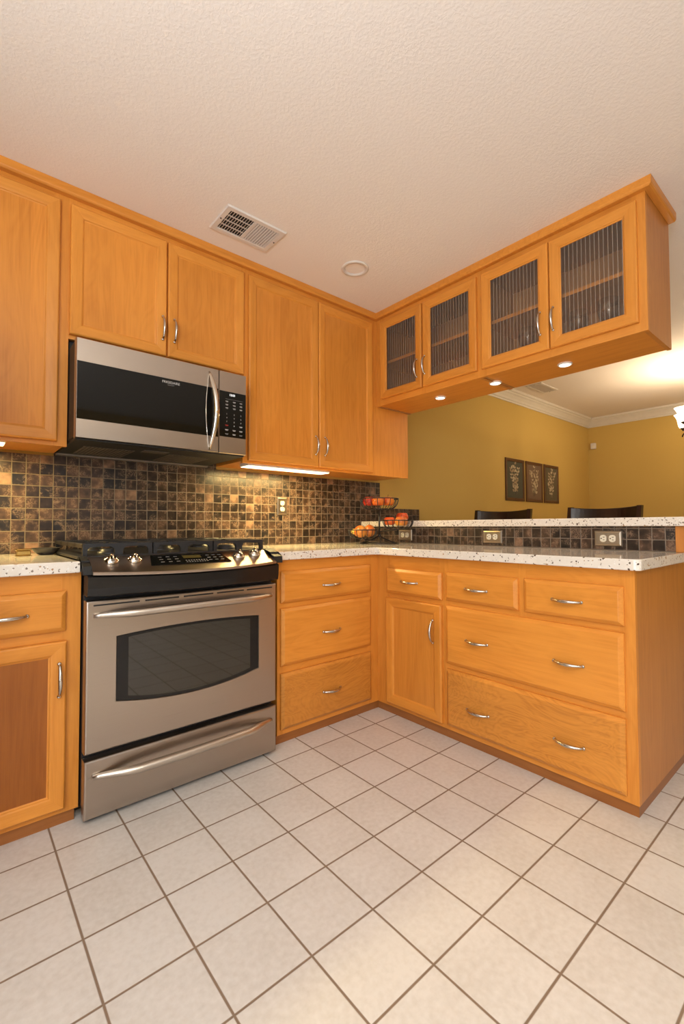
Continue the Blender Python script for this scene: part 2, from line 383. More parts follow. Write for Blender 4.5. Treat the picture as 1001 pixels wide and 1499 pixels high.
# ------------------------------------------------------------------ mesh helpers
class MB:
    """collects shapes for one mesh object"""
    def __init__(self): self.bm = bmesh.new(); self.mats = []
    def mi(self, mat):
        if mat not in self.mats: self.mats.append(mat)
        return self.mats.index(mat)
    def box(self, lo, hi, mat, bevel=0.0, seg=1):
        lo = Vector(lo); hi = Vector(hi)
        r = bmesh.ops.create_cube(self.bm, size=1.0, matrix=Matrix.Translation((lo + hi) / 2) @ Matrix.Diagonal((*(hi - lo), 1)))
        vs = r['verts']; fs = set(f for v in vs for f in v.link_faces)
        k = self.mi(mat)
        if bevel > 0:
            es = list(set(e for v in vs for e in v.link_edges))
            rb = bmesh.ops.bevel(self.bm, geom=es, offset=bevel, segments=seg, affect='EDGES', profile=0.5)
            fs = set(rb['faces']) | set(f for f in fs if f.is_valid)
            for f in fs: f.smooth = False
        for f in fs:
            if f.is_valid: f.material_index = k
        return self
    def poly(self, pts, mat, smooth=False):
        vs = [self.bm.verts.new(p) for p in pts]
        f = self.bm.faces.new(vs); f.material_index = self.mi(mat); f.smooth = smooth
        return f
    def loft(self, loops, mat, closed=True, cap0=False, cap1=False, smooth=True, matfn=None):
        """bridge successive point loops"""
        k = self.mi(mat); rows = [[self.bm.verts.new(p) for p in lp] for lp in loops]
        n = len(rows[0])
        for a, b in zip(rows, rows[1:]):
            for i in range(n if closed else n - 1):
                j = (i + 1) % n
                f = self.bm.faces.new((a[i], a[j], b[j], b[i])); f.smooth = smooth
                f.material_index = self.mi(matfn(i)) if matfn else k
        for flag, row in ((cap0, rows[0][::-1]), (cap1, rows[-1])):
            if flag: f = self.bm.faces.new(row); f.material_index = k
        return self
    def tube(self, path, rad, mat, seg=8, closed=False, caps=True, flat=None):
        """round bar along path; rad is a number or a list; flat=(axis vector, ratio) squashes the section"""
        path = [Vector(p) for p in path]; n = len(path)
        rad = rad if isinstance(rad, (list, tuple)) else [rad] * n
        loops = []; up = None
        for i, p in enumerate(path):
            if closed: t = path[(i + 1) % n] - path[i - 1]
            else: t = path[min(i + 1, n - 1)] - path[max(i - 1, 0)]
            t.normalize()
            if up is None:
                up = Vector((0, 0, 1)) if abs(t.z) < 0.9 else Vector((1, 0, 0))
            s = t.cross(up)
            if s.length < 1e-6: s = t.orthogonal()
            s.normalize(); u = s.cross(t).normalized(); up = u
            lp = []
            for k in range(seg):
                a = 2 * PI * k / seg; v = (s * math.cos(a) + u * math.sin(a)) * rad[i]
                if flat: v = v - flat[0] * v.dot(flat[0]) * (1 - flat[1])
                lp.append(p + v)
            loops.append(lp)
        if closed: loops.append(loops[0])
        if closed:
            k = self.mi(mat); rows = [[self.bm.verts.new(p) for p in lp] for lp in loops[:-1]]; rows.append(rows[0])
            for a, b in zip(rows, rows[1:]):
                for i in range(seg):
                    j = (i + 1) % seg
                    f = self.bm.faces.new((a[i], a[j], b[j], b[i])); f.smooth = True; f.material_index = k
            return self
        return self.loft(loops, mat, cap0=caps, cap1=caps)
    def lathe(self, prof, c, mat, seg=24, axis='z', cap0=False, cap1=False):
        loops = []
        for r, h in prof:
            lp = []
            for k in range(seg):
                a = 2 * PI * k / seg; x, y = r * math.cos(a), r * math.sin(a)
                p = {'z': (x, y, h), 'y': (x, h, y), 'x': (h, x, y)}[axis]
                lp.append(Vector(c) + Vector(p))
            loops.append(lp)
        return self.loft(loops, mat, cap0=cap0, cap1=cap1)
    def build(self, name, parent=None, origin=(0, 0, 0), rot=None, autosmooth=False):
        bm = self.bm
        bmesh.ops.recalc_face_normals(bm, faces=bm.faces)
        o3 = Vector(origin)
        if o3.length: bmesh.ops.translate(bm, verts=bm.verts, vec=-o3)
        me = bpy.data.meshes.new(name); bm.to_mesh(me); bm.free()
        for mt in self.mats: me.materials.append(mt)
        o = bpy.data.objects.new(name, me); COL.objects.link(o)
        o.location = o3
        if rot: o.rotation_euler = rot
        if parent: o.parent = parent
        return o
def thing(name, label, cat, loc=(0, 0, 0), rz=0.0, group=None):
    o = bpy.data.objects.new(name, None); COL.objects.link(o)
    o.location = loc; o.rotation_euler = (0, 0, rz); o['label'] = label; o['category'] = cat
    o.empty_display_size = 0.05
    if group: o['group'] = group
    return o
def tag(o, label, cat, group=None):
    o['label'] = label; o['category'] = cat
    if group: o['group'] = group
    return o
def struct(o): o['kind'] = 'structure'; return o
def rect(x0, x1, z0, z1, y, d=0.0):
    return [(x0 + d, y, z0 + d), (x1 - d, y, z0 + d), (x1 - d, y, z1 - d), (x0 + d, y, z1 - d)]
def boxo(name, lo, hi, mat, parent=None, bevel=0.0):
    c = [(a + b) / 2 for a, b in zip(lo, hi)]
    return MB().box(lo, hi, mat, bevel).build(name, parent, c)

# ------------------------------------------------------------------ the room
XL, XR, YF, YB, ZC = -3.2, 4.72, -4.0, 0.685, 2.44
struct(MB().box((XL - .1, YF - .1, -0.08), (XR + .1, YB + .1, 0.0), FLOOR).build('floor'))
struct(MB().box((XL - .1, YF - .1, ZC), (XR + .1, YB + .1, ZC + .08), CEIL).build('ceiling'))
struct(MB().box((XL - .1, YB, 0), (XR + .1, YB + .1, ZC), OLIVE).build('wall_back'))
struct(MB().box((XR, YF, 0), (XR + .1, YB, ZC), OLIVE).build('wall_right'))
# left wall and the wall behind the camera, each with an opening for an added window
def holed_wall(name, mat, axis, pos, thick, a0, a1, h0, h1, w0, w1, z0, z1):
    b = MB()
    def bx(p0, p1, q0, q1):
        if axis == 'y': b.box((p0, pos - thick, q0), (p1, pos, q1), mat)
        else: b.box((pos - thick, p0, q0), (pos, p1, q1), mat)
    bx(a0, w0, h0, h1); bx(w1, a1, h0, h1); bx(w0, w1, h0, z0); bx(w0, w1, z1, h1)
    return struct(b.build(name))
holed_wall('wall_front', OLIVE, 'y', YF, 0.1, XL, XR, 0, ZC, -2.6, 0.2, 0.2, 2.25)
holed_wall('wall_left', OLIVE, 'x', XL, 0.1, YF, YB, 0, ZC, -3.55, -1.35, 0.33, 2.23)

def win(name, axis, pos, w0, w1, z0, z1, mulls):
    b = MB()
    def bx(p0, p1, q0, q1):
        if axis == 'y': b.box((p0, pos - .07, q0), (p1, pos - .02, q1), TRIMW, .003)
        else: b.box((pos - .07, p0, q0), (pos - .02, p1, q1), TRIMW, .003)
    bx(w0, w0 + .06, z0, z1); bx(w1 - .06, w1, z0, z1); bx(w0, w1, z0, z0 + .06); bx(w0, w1, z1 - .06, z1)
    for k in range(1, mulls): 
        c = w0 + (w1 - w0) * k / mulls; bx(c - .025, c + .025, z0, z1)
    return struct(b.build(name))
win('added_window_1', 'y', YF, -2.6, 0.2, 0.2, 2.25, 3)  # unseen windows, added to give the fill lights a source
win('added_window_2', 'x', XL, -3.55, -1.35, 0.33, 2.23, 3)

# crown moulding of the dining room
def sweep_profile(prof, path, mat, name):
    """prof: (out, z) list, path: list of (x, y, nx, ny) corner points with their mitre directions"""
    b = MB(); loops = []
    for x, y, nx, ny in path:
        loops.append([(x + nx * o, y + ny * o, z) for o, z in prof])
    b.loft(loops, mat, closed=True, cap0=True, cap1=True, smooth=False)
    return b.build(name)
cp = [(0.0, 2.325), (0.010, 2.325), (0.014, 2.340), (0.022, 2.346), (0.030, 2.366), (0.048, 2.390), (0.062, 2.402), (0.066, 2.412), (0.078, 2.418), (0.082, 2.440), (0.0, 2.440)]
struct(sweep_profile(cp, [(0.70, YB, 0, -1), (XR, YB, -1, -1), (XR, YF + .01, -1, 0)], TRIMW, 'trim_1'))

# ------------------------------------------------------------------ cabinet parts
def pull(parent, x, z, horizontal, y=-0.020, length=0.108, name='handle'):
    """bow pull standing off the front at local (x, z)"""
    b = MB(); n = 17; path = []; rad = []
    for i in range(n):
        t = i / (n - 1); s = (t - .5) * length
        h = 0.027 * (math.sin(PI * t) ** 0.55) - 0.001
        path.append((s, -h, 0) if horizontal else (0, -h, s))
        rad.append(0.0036 + 0.0034 * math.sin(PI * t) ** 1.2 + 0.0018 * (abs(t - .5) * 2) ** 8)
    b.tube(path, rad, NICKEL, 10)
    for e in (-.5, .5):
        p = (e * length, 0, 0) if horizontal else (0, 0, e * length)
        b.lathe([(0.0066, 0.0), (0.0066, -0.003), (0.004, -0.006)], p, NICKEL, 12, 'y', cap1=True)
    o = b.build(name); o.parent = parent
    px, py, pz = parent.location
    o.location = (x - px, y - py, z - pz)
    return o
PROF = [(0.0, 0.0), (0.0, -.0145), (.0022, -.0178), (.006, -.0200), (.020, -.0190), (.042, -.0160), (.0465, -.0140), (.0485, -.0105), (.0530, -.0085)]
def door(parent, x0, x1, z0, z1, glass=False, panel=None):
    c = ((x0 + x1) / 2, 0, (z0 + z1) / 2)
    b = MB()
    loops = [rect(x0, x1, z0, z1, y, d) for d, y in PROF]
    if glass: loops.append(rect(x0, x1, z0, z1, 0.0, .0530))
    b.loft(loops, WX, closed=True, smooth=False, matfn=lambda i: (WX, WZ, WX, WZ)[i])
    if not glass: b.poly(rect(x0, x1, z0, z1, 0.0), WZ)
    o = b.build('door', parent, c)
    d = .0525
    if glass:
        # reeded pane: a row of shallow convex ribs
        pb = MB(); w = x1 - x0 - 2 * d; nr = max(3, round(w / 0.0185)); pitch = w / nr
        pts = []
        for k in range(nr):
            for q in range(4):
                t = q / 4; pts.append((x0 + d + (k + t) * pitch, -0.0062 - 0.00006 * math.sin(PI * t)))
        pts.append((x1 - d, -0.0062))
        pb.loft([[(x, y, z0 + d) for x, y in pts], [(x, y, z1 - d) for x, y in pts]], REED, closed=False, smooth=False)
        g = pb.build('glass_pane', None, (x0 + d, 0, c[2])); g.parent = o; g.location = (x0 + d - c[0], 0, 0)
        g['label'] = 'reeded glass pane'
    else:
        pb = MB().box((x0 + d - .002, -.0085, z0 + d - .002), (x1 - d + .002, -.001, z1 - d + .002), panel or WPANEL)
        p = pb.build('panel', None, c); p.parent = o; p.location = (0, 0, 0)
    return o
def drawer(parent, x0, x1, z0, z1, mat=None):
    c = ((x0 + x1) / 2, 0, (z0 + z1) / 2); b = MB(); mat = mat or WDRAW
    loops = [rect(x0, x1, z0, z1, y, d) for d, y in [(0, 0), (0, -.0085), (.0015, -.0105), (.004, -.0125), (.0135, -.0190), (.016, -.0200)]]
    b.loft(loops, mat, closed=True, cap0=True, cap1=True, smooth=False)
    return b.build('drawer', parent, c)
def face_frame(parent, stiles, rails, t=0.02):
    """stiles: (x0,x1,z0,z1); rails the same; one mesh"""
    b = MB()
    for x0, x1, z0, z1 in stiles: b.box((x0, 0, z0), (x1, t, z1), WZ)
    for x0, x1, z0, z1 in rails: b.box((x0, 0.0004, z0), (x1, t, z1), WX)
    return b.build('face_frame', parent)
ZT, ZK = 0.853, 0.0427        # underside of the worktop, top of the toe strip
G_BASE = 'base cabinets'; G_WALL = 'wall cabinets'

# --- base cabinet left of the range
c = thing('base_cabinet', 'honey wood base cabinet with one drawer above one door, left of the steel range', 'cabinet', (-1.675, 0, 0), 0, G_BASE)
X = lambda v: v + 1.675
boxo('carcass', (X(-1.885), .02, ZK), (X(-1.464), .64, ZT - .001), WZ, c)
face_frame(c, [(X(-1.885), X(-1.825), ZK, ZT), (X(-1.524), X(-1.464), ZK, ZT)],
           [(X(-1.825), X(-1.524), .775, ZT - .001), (X(-1.825), X(-1.524), .615, .67), (X(-1.825), X(-1.524), ZK, .08)])
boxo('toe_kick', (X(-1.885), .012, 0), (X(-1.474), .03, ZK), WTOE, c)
d = drawer(c, X(-1.842), X(-1.510), .657, .793); pull(d, X(-1.676), .722, True)
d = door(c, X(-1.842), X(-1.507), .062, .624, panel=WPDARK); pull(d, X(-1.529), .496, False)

# --- three-drawer base cabinet right of the range, up to the inside corner
c = thing('base_cabinet', 'honey wood base cabinet with three stacked drawers, right of the steel range', 'cabinet', (-0.33, 0, 0), 0, G_BASE)
X = lambda v: v + 0.33
boxo('carcass', (X(-.657), .02, ZK), (X(-.001), .64, ZT - .001), WZ, c)
face_frame(c, [(X(-.657), X(-.625), ZK, ZT), (X(-.082), X(0), ZK, ZT)],
           [(X(-.625), X(-.082), z0, z1) for z0, z1 in ((.792, ZT - .001), (.612, .67), (.31, .37), (ZK, .08))])
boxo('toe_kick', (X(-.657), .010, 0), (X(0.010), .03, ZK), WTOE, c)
for z0, z1, zh, mt in ((.651, .799, .717, WDRAW), (.359, .626, .485, WDRAW), (.067, .325, .189, WKNOT)):
    d = drawer(c, X(-.642), X(-.062), z0, z1, mt); pull(d, X(-.345), zh, True)

# --- peninsula: local x runs towards the camera, front faces the range side
c = thing('base_cabinet', 'honey wood corner base cabinet under the peninsula, one small drawer above a narrow door', 'cabinet', (0, 0, 0), -PI / 2, G_BASE)
boxo('carcass', (0.001, .02, ZK), (.4595, .53, ZT - .001), WZ, c)
face_frame(c, [(.0003, .095, ZK, ZT), (.430, .4595, ZK, ZT)], [(.095, .43, z0, z1) for z0, z1 in ((.775, ZT - .001), (.61, .67), (ZK, .08))])
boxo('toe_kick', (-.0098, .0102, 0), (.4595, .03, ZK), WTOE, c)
d = drawer(c, .080, .448, .651, .783); pull(d, .2495, .7195, True)
d = door(c, .080, .448, .064, .626); pull(d, .400, .494, False)

c = thing('base_cabinet', 'wide honey wood drawer cabinet at the peninsula end, two small drawers above two wide ones', 'cabinet', (0, 0, 0), -PI / 2, G_BASE)
boxo('carcass', (.460, .02, ZK), (1.2545, .53, ZT - .001), WZ, c)
face_frame(c, [(.460, .490, ZK, ZT), (.835, .870, .63, ZT), (1.215, 1.267, ZK, ZT)],
           [(.490, .835, .782, ZT - .001), (.870, 1.215, .782, ZT - .001), (.490, 1.215, .61, .67), (.490, 1.215, .31, .37), (.490, 1.215, ZK, .08)])
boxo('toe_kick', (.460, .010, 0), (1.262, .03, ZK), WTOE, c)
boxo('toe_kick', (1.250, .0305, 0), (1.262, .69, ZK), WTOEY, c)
boxo('end_panel', (1.2550, .0205, ZK), (1.267, .268, ZT), WEND, c)
boxo('end_panel', (1.2550, .2685, ZK), (1.2668, .690, ZT), WEND, c)
d = drawer(c, .473, .840, .655, .790); pull(d, .6445, .7205, True)
d = drawer(c, .866, 1.234, .655, .7925); pull(d, 1.0425, .722, True)
d = drawer(c, .473, 1.232, .357, .630)
pull(d, .6445, .4865, True); pull(d, 1.044, .4855, True)
d = drawer(c, .473, 1.231, .066, .331, WKNOT)
pull(d, .6465, .178, True); pull(d, 1.041, .184, True)

# --- wall cabinets along the range wall (front at y = .354)
YU = 0.354; UD = YB - .002 - YU
c = thing('wall_cabinet', 'tall single door honey wood wall cabinet left of the microwave', 'cabinet', (-1.67, YU, 0), 0, G_WALL)
X = lambda v: v + 1.67
boxo('carcass', (X(-1.885), .02, 1.358), (X(-1.4575), UD, 2.439), WZ, c)
face_frame(c, [(X(-1.885), X(-1.83), 1.345, 2.439), (X(-1.515), X(-1.457), 1.345, 2.439)], [(X(-1.83), X(-1.515), 2.34, 2.439), (X(-1.83), X(-1.515), 1.345, 1.40)])
door(c, X(-1.86), X(-1.493), 1.363, 2.371)
c = thing('wall_cabinet', 'short double door honey wood wall cabinet above the microwave', 'cabinet', (-1.05, YU, 0), 0, G_WALL)
X = lambda v: v + 1.05
boxo('carcass', (X(-1.4565), .02, 1.806), (X(-.6485), UD, 2.439), WZ, c)
face_frame(c, [(X(-1.4568), X(-1.43), 1.80, 2.439), (X(-1.08), X(-1.03), 1.84, 2.34), (X(-.68), X(-.6483), 1.80, 2.439)], [(X(-1.43), X(-.68), 2.34, 2.439), (X(-1.43), X(-.68), 1.80, 1.84)])
d = door(c, X(-1.4555), X(-1.0565), 1.817, 2.371); pull(d, X(-1.076), 1.946, False)
d = door(c, X(-1.0505), X(-.649), 1.817, 2.371); pull(d, X(-1.021), 1.946, False)
c = thing('wall_cabinet', 'tall double door honey wood wall cabinet right of the microwave, reaching into the corner', 'cabinet', (0, YU, 0), 0, G_WALL)
boxo('carcass', (-.6475, .02, 1.360), (.668, UD, 2.439), WZ, c)
face_frame(c, [(-.648, -.59, 1.350, 2.439), (-.17, -.13, 1.40, 2.34), (.28, .669, 1.350, 2.439)], [(-.59, .28, 2.34, 2.439), (-.59, .28, 1.350, 1.40)])
d = door(c, -.6205, -.1515, 1.364, 2.371); pull(d, -.1745, 1.492, False)
d = door(c, -.1465, .304, 1.364, 2.371); pull(d, -.1045, 1.493, False)

# --- glass-fronted cabinets hanging over the peninsula (local x = -world y)
def glass_cabinet(label, x0, x1, doors, handles, endpanel):
    c = thing('glass_cabinet', label, 'cabinet', (YU, 0, 0), -PI / 2, 'glass-door cabinets over the peninsula')
    D = .333
    face_frame(c, [(x0, doors[0][0] + .02, 1.8147, 2.439), (doors[0][1] - .012, doors[1][0] + .012, 1.8147, 2.439), (doors[1][1] - .02, x1, 1.8147, 2.439)],
               [(doors[0][0] + .02, doors[0][1] - .012, 2.335, 2.439), (doors[1][0] + .012, doors[1][1] - .02, 2.335, 2.439),
                (doors[0][0] + .02, doors[0][1] - .012, 1.8147, 1.885), (doors[1][0] + .012, doors[1][1] - .02, 1.8147, 1.885)])
    b = MB()
    b.box((x0, .02, 1.8147 if not endpanel else 1.82), (x0 + .018, D, 2.439), WBACK)
    b.box((x1 - .018, .02, 1.8147), (x1 - .0005, D, 2.439), WEND)
    b.box((x0 + .018, .02, 2.37), (x1 - .018, D, 2.439), WBACK)
    b.box((x0 + .018, D - .015, 1.85), (x1 - .018, D, 2.37), WBACK)
    b.build('carcass', c)
    boxo('bottom_board', (x0 + .018, .0205, 1.819), (x1 - .0185, D, 1.848), WX, c)
    boxo('shelf', (x0 + .019, .035, 2.098), (x1 - .019, D - .016, 2.116), WX, c)
    for (a, e), (hx, hz) in zip(doors, handles):
        d = door(c, a, e, 1.853, 2.371, glass=True); pull(d, hx, hz, False)
    return c
glass_cabinet('honey wood cabinet with two narrow reeded glass doors, hanging nearest the range wall', -.3535, .4495, [(-.302, .0505), (.0615, .4335)], [(.0155, 1.977), (.0775, 1.981)], False)
glass_cabinet('honey wood cabinet with two wide reeded glass doors, hanging at the free end', .450, 1.2305, [(.4640, .8285), (.8335, 1.2005)], [(.7885, 1.986), (.8515, 1.988)], True)

# crown strip along all wall cabinets, one continuous moulding
kp = [(0.0, 2.400), (0.022, 2.401), (0.027, 2.405), (0.030, 2.411), (0.030, 2.4395), (0.0, 2.4395)]
ye = -1.2305
o = sweep_profile(kp, [(-1.885, YU - .0005, 0, -1), (YU - .0005, YU - .0005, -1, -1), (YU - .0005, ye - .0005, -1, -1), (.687, ye - .0005, 0, -1)], WX, 'trim_2')
struct(o)

# ------------------------------------------------------------------ worktops, knee wall, tiles
def rounded_slab(pts, z0, z1, mat, name, r=0.004):
    """extruded outline with eased top and bottom edges"""
    b = MB(); n = len(pts)
    P = [Vector((x, y)) for x, y in pts]
    def inset(d):
        res = []
        for i in range(n):
            a, p, q = P[i - 1], P[i], P[(i + 1) % n]
            e1 = (p - a).normalized(); e2 = (q - p).normalized()
            n1 = Vector((-e1.y, e1.x)); n2 = Vector((-e2.y, e2.x))
            k = (n1 + n2); k = k / max(k.dot(n1), 1e-6)
            res.append(p + k * d)
        return res
    loops = []
    for d, z in ((r, z0), (r * .3, z0 + r * .3), (0, z0 + r), (0, z1 - r), (r * .3, z1 - r * .3), (r, z1)):
        loops.append([(v.x, v.y, z) for v in inset(d)])
    b.loft(loops, mat, closed=True, cap0=True, cap1=True, smooth=False)
    return b.build(name)
o = rounded_slab([(-1.90, -.030), (-1.4735, -.030), (-1.4735, .674), (-1.90, .674)], ZT + .0005, .893, QUARTZ, 'countertop')
tag(o, 'short speckled quartz countertop left of the range', 'countertop')
cr = .02
corner = [(-.033 + cr * (1 - math.cos(a)), -1.295 + cr * (1 - math.sin(a))) for a in (0, PI / 8, PI / 4, 3 * PI / 8, PI / 2)]
inner = [(-.033 - .018 * (1 - math.cos(a)), -.030 - .018 * (1 - math.sin(a))) for a in (PI / 2, PI / 4, 0)]
pts = [(-.6655, -.030)] + [(-.051, -.030), (-.038, -.035), (-.033, -.048)] + corner + [(.533, -1.295), (.533, .674), (-.6655, .674)]
o = rounded_slab(pts, ZT + .0005, .893, QUARTZ, 'countertop')
tag(o, 'L-shaped speckled quartz countertop from the range round the corner along the peninsula', 'countertop')
struct(MB().box((.545, -1.2545, 0), (.685, YB, 1.0045), OLIVE).build('wall_bar'))
o = MB().box((.5335, -1.262, .8935), (.5445, .674, 1.0045), MOSBAR).build('backsplash')
tag(o, 'low strip of dark marble mosaic tile under the raised bar top', 'backsplash')
o = MB().box((.531, -1.300, .8935), (.690, -1.2625, 1.0045), WEND, .001).build('end_post', None)  # darker end-panel wood puts the post's shade into its colour
tag(o, 'wood end cap closing the tiled bar ledge at the peninsula end', 'end cap')
o = rounded_slab([(.506, -1.42), (1.02, -1.42), (1.02, .6735), (.506, .6735)], 1.0055, 1.0445, QUARTZ, 'countertop')
tag(o, 'raised speckled quartz bar top above the peninsula tiles', 'countertop')
b = MB().box((-1.90, .6745, .8935), (.7045, YB - .0005, 1.3445), MOSAIC)
b.box((-1.4565, .6745, 1.3445), (-.648, YB - .0005, 1.80), MOSAIC)
tag(b.build('backsplash'), 'tall dark marble mosaic tile backsplash on the range wall', 'backsplash')
o = MB().box((.7050, .6745, 1.0450), (1.172, YB - .0005, 1.148), MOSAIC).build('backsplash')
tag(o, 'short upper step of dark marble mosaic on the yellow wall behind the bar top', 'backsplash')

# ------------------------------------------------------------------ range
rg = thing('range', 'stainless steel slide-in gas range with black apron between the wood base cabinets', 'range', (-1.08, 0, 0))
RX0, RX1 = -.379, .379
X = lambda v: v + 1.08
b = MB(); b.box((RX0, -.020, .045), (RX1, .655, .845), BLACKM, .002); b.box((RX0 + .02, .02, .02), (RX1 - .02, .6, .045), BLACKM)
b.build('body', rg)
# oven door: steel slab with a lens-shaped opening
def outline(u, big):
    """u in 0..1 round the loop, starting bottom-left, counter-clockwise; the two loops share parameters"""
    s = int(u * 4) % 4; t = u * 4 - int(u * 4)
    if big: x0, x1, z0, z1 = RX0, RX1, .2355, .7560; bow = 0
    else: x0, x1, z0, z1 = X(-1.363), X(-.788), .396, .625; bow = .022
    def arc(t): return bow * (1 - (2 * t - 1) ** 2)
    if s == 0: return (x0 + (x1 - x0) * t, z0 - arc(t) * 1.5)
    if s == 1: return (x1, z0 + (z1 - z0) * t)
    if s == 2: return (x1 - (x1 - x0) * t, z1 + arc(t) * .55)
    return (x0, z1 - (z1 - z0) * t)
NP = 64
big = [outline(i / NP, True) for i in range(NP)]; small = [outline(i / NP, False) for i in range(NP)]
b = MB(); yf = -.062
def ins(pt, d):
    cx, cz = 0, .495
    return (pt[0] - d * (1 if pt[0] > 0 else -1) if abs(abs(pt[0]) - .379) < 1e-6 else pt[0], pt[1] - d * (1 if pt[1] > cz else -1) if (abs(pt[1] - .2355) < 1e-6 or abs(pt[1] - .7560) < 1e-6) else pt[1])
b.loft([[(x, -.022, z) for x, z in big], [(x, yf + .006, z) for x, z in big], [(ins(p, .002)[0], yf + .002, ins(p, .002)[1]) for p in big], [(ins(p, .006)[0], yf, ins(p, .006)[1]) for p in big],
        [(x, yf, z) for x, z in small], [(x * .993, yf + .004, .51 + (z - .51) * .985) for x, z in small]], STEEL, closed=True, cap0=True, smooth=False)
od = b.build('oven_door', rg)
b = MB(); k = .993
b.poly([(x * k, yf + .0035, .51 + (z - .51) * .985) for x, z in small], BLACK)
w = b.build('window', od); w['label'] = 'black bordered oven window'
b = MB()
ig = []
for i in range(NP):
    x, z = small[i]; xc_ = X(-1.0755)
    ig.append((xc_ + (x - xc_) * .855, yf + .0030, .51 + (z - .51) * .915))
b.poly(ig, OVENG); gl = b.build('window_glass', od)
def appliance_handle(parent, z, x0, x1, bulge, r, name='handle'):
    b = MB(); n = 33; path = []; rad = []
    for i in range(n):
        t = i / (n - 1); e = min(t, 1 - t)
        s = min(1, e / .20); s = s * s * (3 - 2 * s)
        path.append((x0 + (x1 - x0) * t, yf - .004 - bulge * s - .018 * math.sin(PI * t), z + .004 * math.sin(PI * t)))
        rad.append(r * (.55 + .45 * min(1, e / .15)))
    b.tube(path, rad, STEELV, 16, flat=(Vector((0, 0, 1)), 0.95))
    return b.build(name, parent)
appliance_handle(od, .705, X(-1.438), X(-.728), .030, .0150)
b = MB(); sx = [(-1.437, -1.285), (-1.266, -1.140), (-1.122, -1.000), (-.984, -.862), (-.848, -.722)]
for a, e in sx:
    b.box((X(a), yf - .0010, .7370), (X(e), yf + .001, .7425), BLACKM, .0008)
vs = b.build('vent_slots', od)
# storage drawer
b = MB()
lp = [rect(RX0, RX1, .0170, .2135, y, d_) for d_, y in ((0, -.022), (0, yf + .005), (.002, yf + .0015), (.006, yf))]
b.loft(lp, STEEL, closed=True, cap0=True, cap1=True, smooth=False)
sd = b.build('storage_drawer', rg)
appliance_handle(sd, .158, X(-1.434), X(-.728), .034, .0160)
for xx in (-.33, .30):
    MB().lathe([(.016, 0.0), (.018, .004), (.018, .012), (.010, .014), (.010, .06)], (xx, -.008, 0), BLACKM, 16, cap0=True).build('foot', rg)
# black bowed apron and steel control panel
NB = 28
def bow(u): return 1 - u * u
ap = MB(); loops = []
for y_in, z in ((0, .776), (-.070, .772), (-.078, .776), (-.082, .800), (-.084, .8405), (-.070, .8455), (0.0, .8460)):
    loops.append([(RX0 + (RX1 - RX0) * i / NB, y_in - (.030 * bow(2 * i / NB - 1) if y_in < 0 else 0), z - (.010 * bow(2 * i / NB - 1) if z > .83 and y_in < 0 else 0)) for i in range(NB + 1)])
loops.append(loops[0])
k = ap.mi(BLACK)
ap.loft(loops, BLACK, closed=False, smooth=False)
for e in (0, NB): ap.poly([lp[e] for lp in loops[:-1]], BLACKM)
ap.build('apron', rg)
cp_ = MB(); loops = []
PX0, PX1 = X(-1.444), X(-.716)
for y_in, z, q in ((.030, .893, 0), (.022, .9025, 0), (-.060, .867, .5), (-.084, .8570, 1), (-.088, .8525, 1), (-.086, .8470, 1), (.02, .8470, 0)):
    loops.append([(PX0 + (PX1 - PX0) * i / NB, y_in - .030 * q * bow(2 * i / NB - 1), z - .011 * q * bow(2 * i / NB - 1)) for i in range(NB + 1)])
cp_.loft(loops, STEEL, closed=False, smooth=False)
for e in (0, NB): cp_.poly([lp[e] for lp in loops], STEEL)
cpan = cp_.build('control_panel', rg)
nrm = Vector((0, -.047, .105)).normalized(); tv = Vector((0, .105, .047)).normalized(); P0 = Vector((0, .02, .902))
def onpanel(x, s, h): return Vector((x, 0, 0)) + P0 - tv * s + nrm * h
b = MB()
quad = [(X(-1.228), .012), (X(-.940), .016), (X(-.922), .092), (X(-1.246), .092)]
b.loft([[onpanel(x, s, -.004) for x, s in quad], [onpanel(x, s, .0042) for x, s in quad]], BGLASS, closed=True, cap1=True, smooth=False)
disp = b.build('display', cpan)
for base_, step_ in ((-1.205, .030), (-1.012, .026)):
    for cc_ in range(3):
        for r_ in range(3):
            xx = X(base_ + step_ * cc_); s_ = .030 + .020 * r_
            b = MB(); b.poly([onpanel(x, s, .0046) for x, s in ((xx, s_), (xx + .014, s_), (xx + .014, s_ + .004), (xx, s_ + .004))], PRINTD)
            b.build('button_mark', disp)
for cc_ in range(9):
    xx = X(-1.108 + .0105 * cc_)
    for s_ in (.066, .078):
        b = MB(); b.poly([onpanel(x, s, .0046) for x, s in ((xx, s_), (xx + .006, s_), (xx + .006, s_ + .005), (xx, s_ + .005))], PRINTD)
        b.build('button_mark', disp)
b = MB()
b.poly([onpanel(x, s, .0047) for x, s in ((X(-1.110), .026), (X(-1.035), .026), (X(-1.035), .050), (X(-1.110), .050))], simple('amber_display', (0.10, 0.075, 0.02), 0.2))
b.build('readout', disp)
tilt = math.atan2(.047, .105)
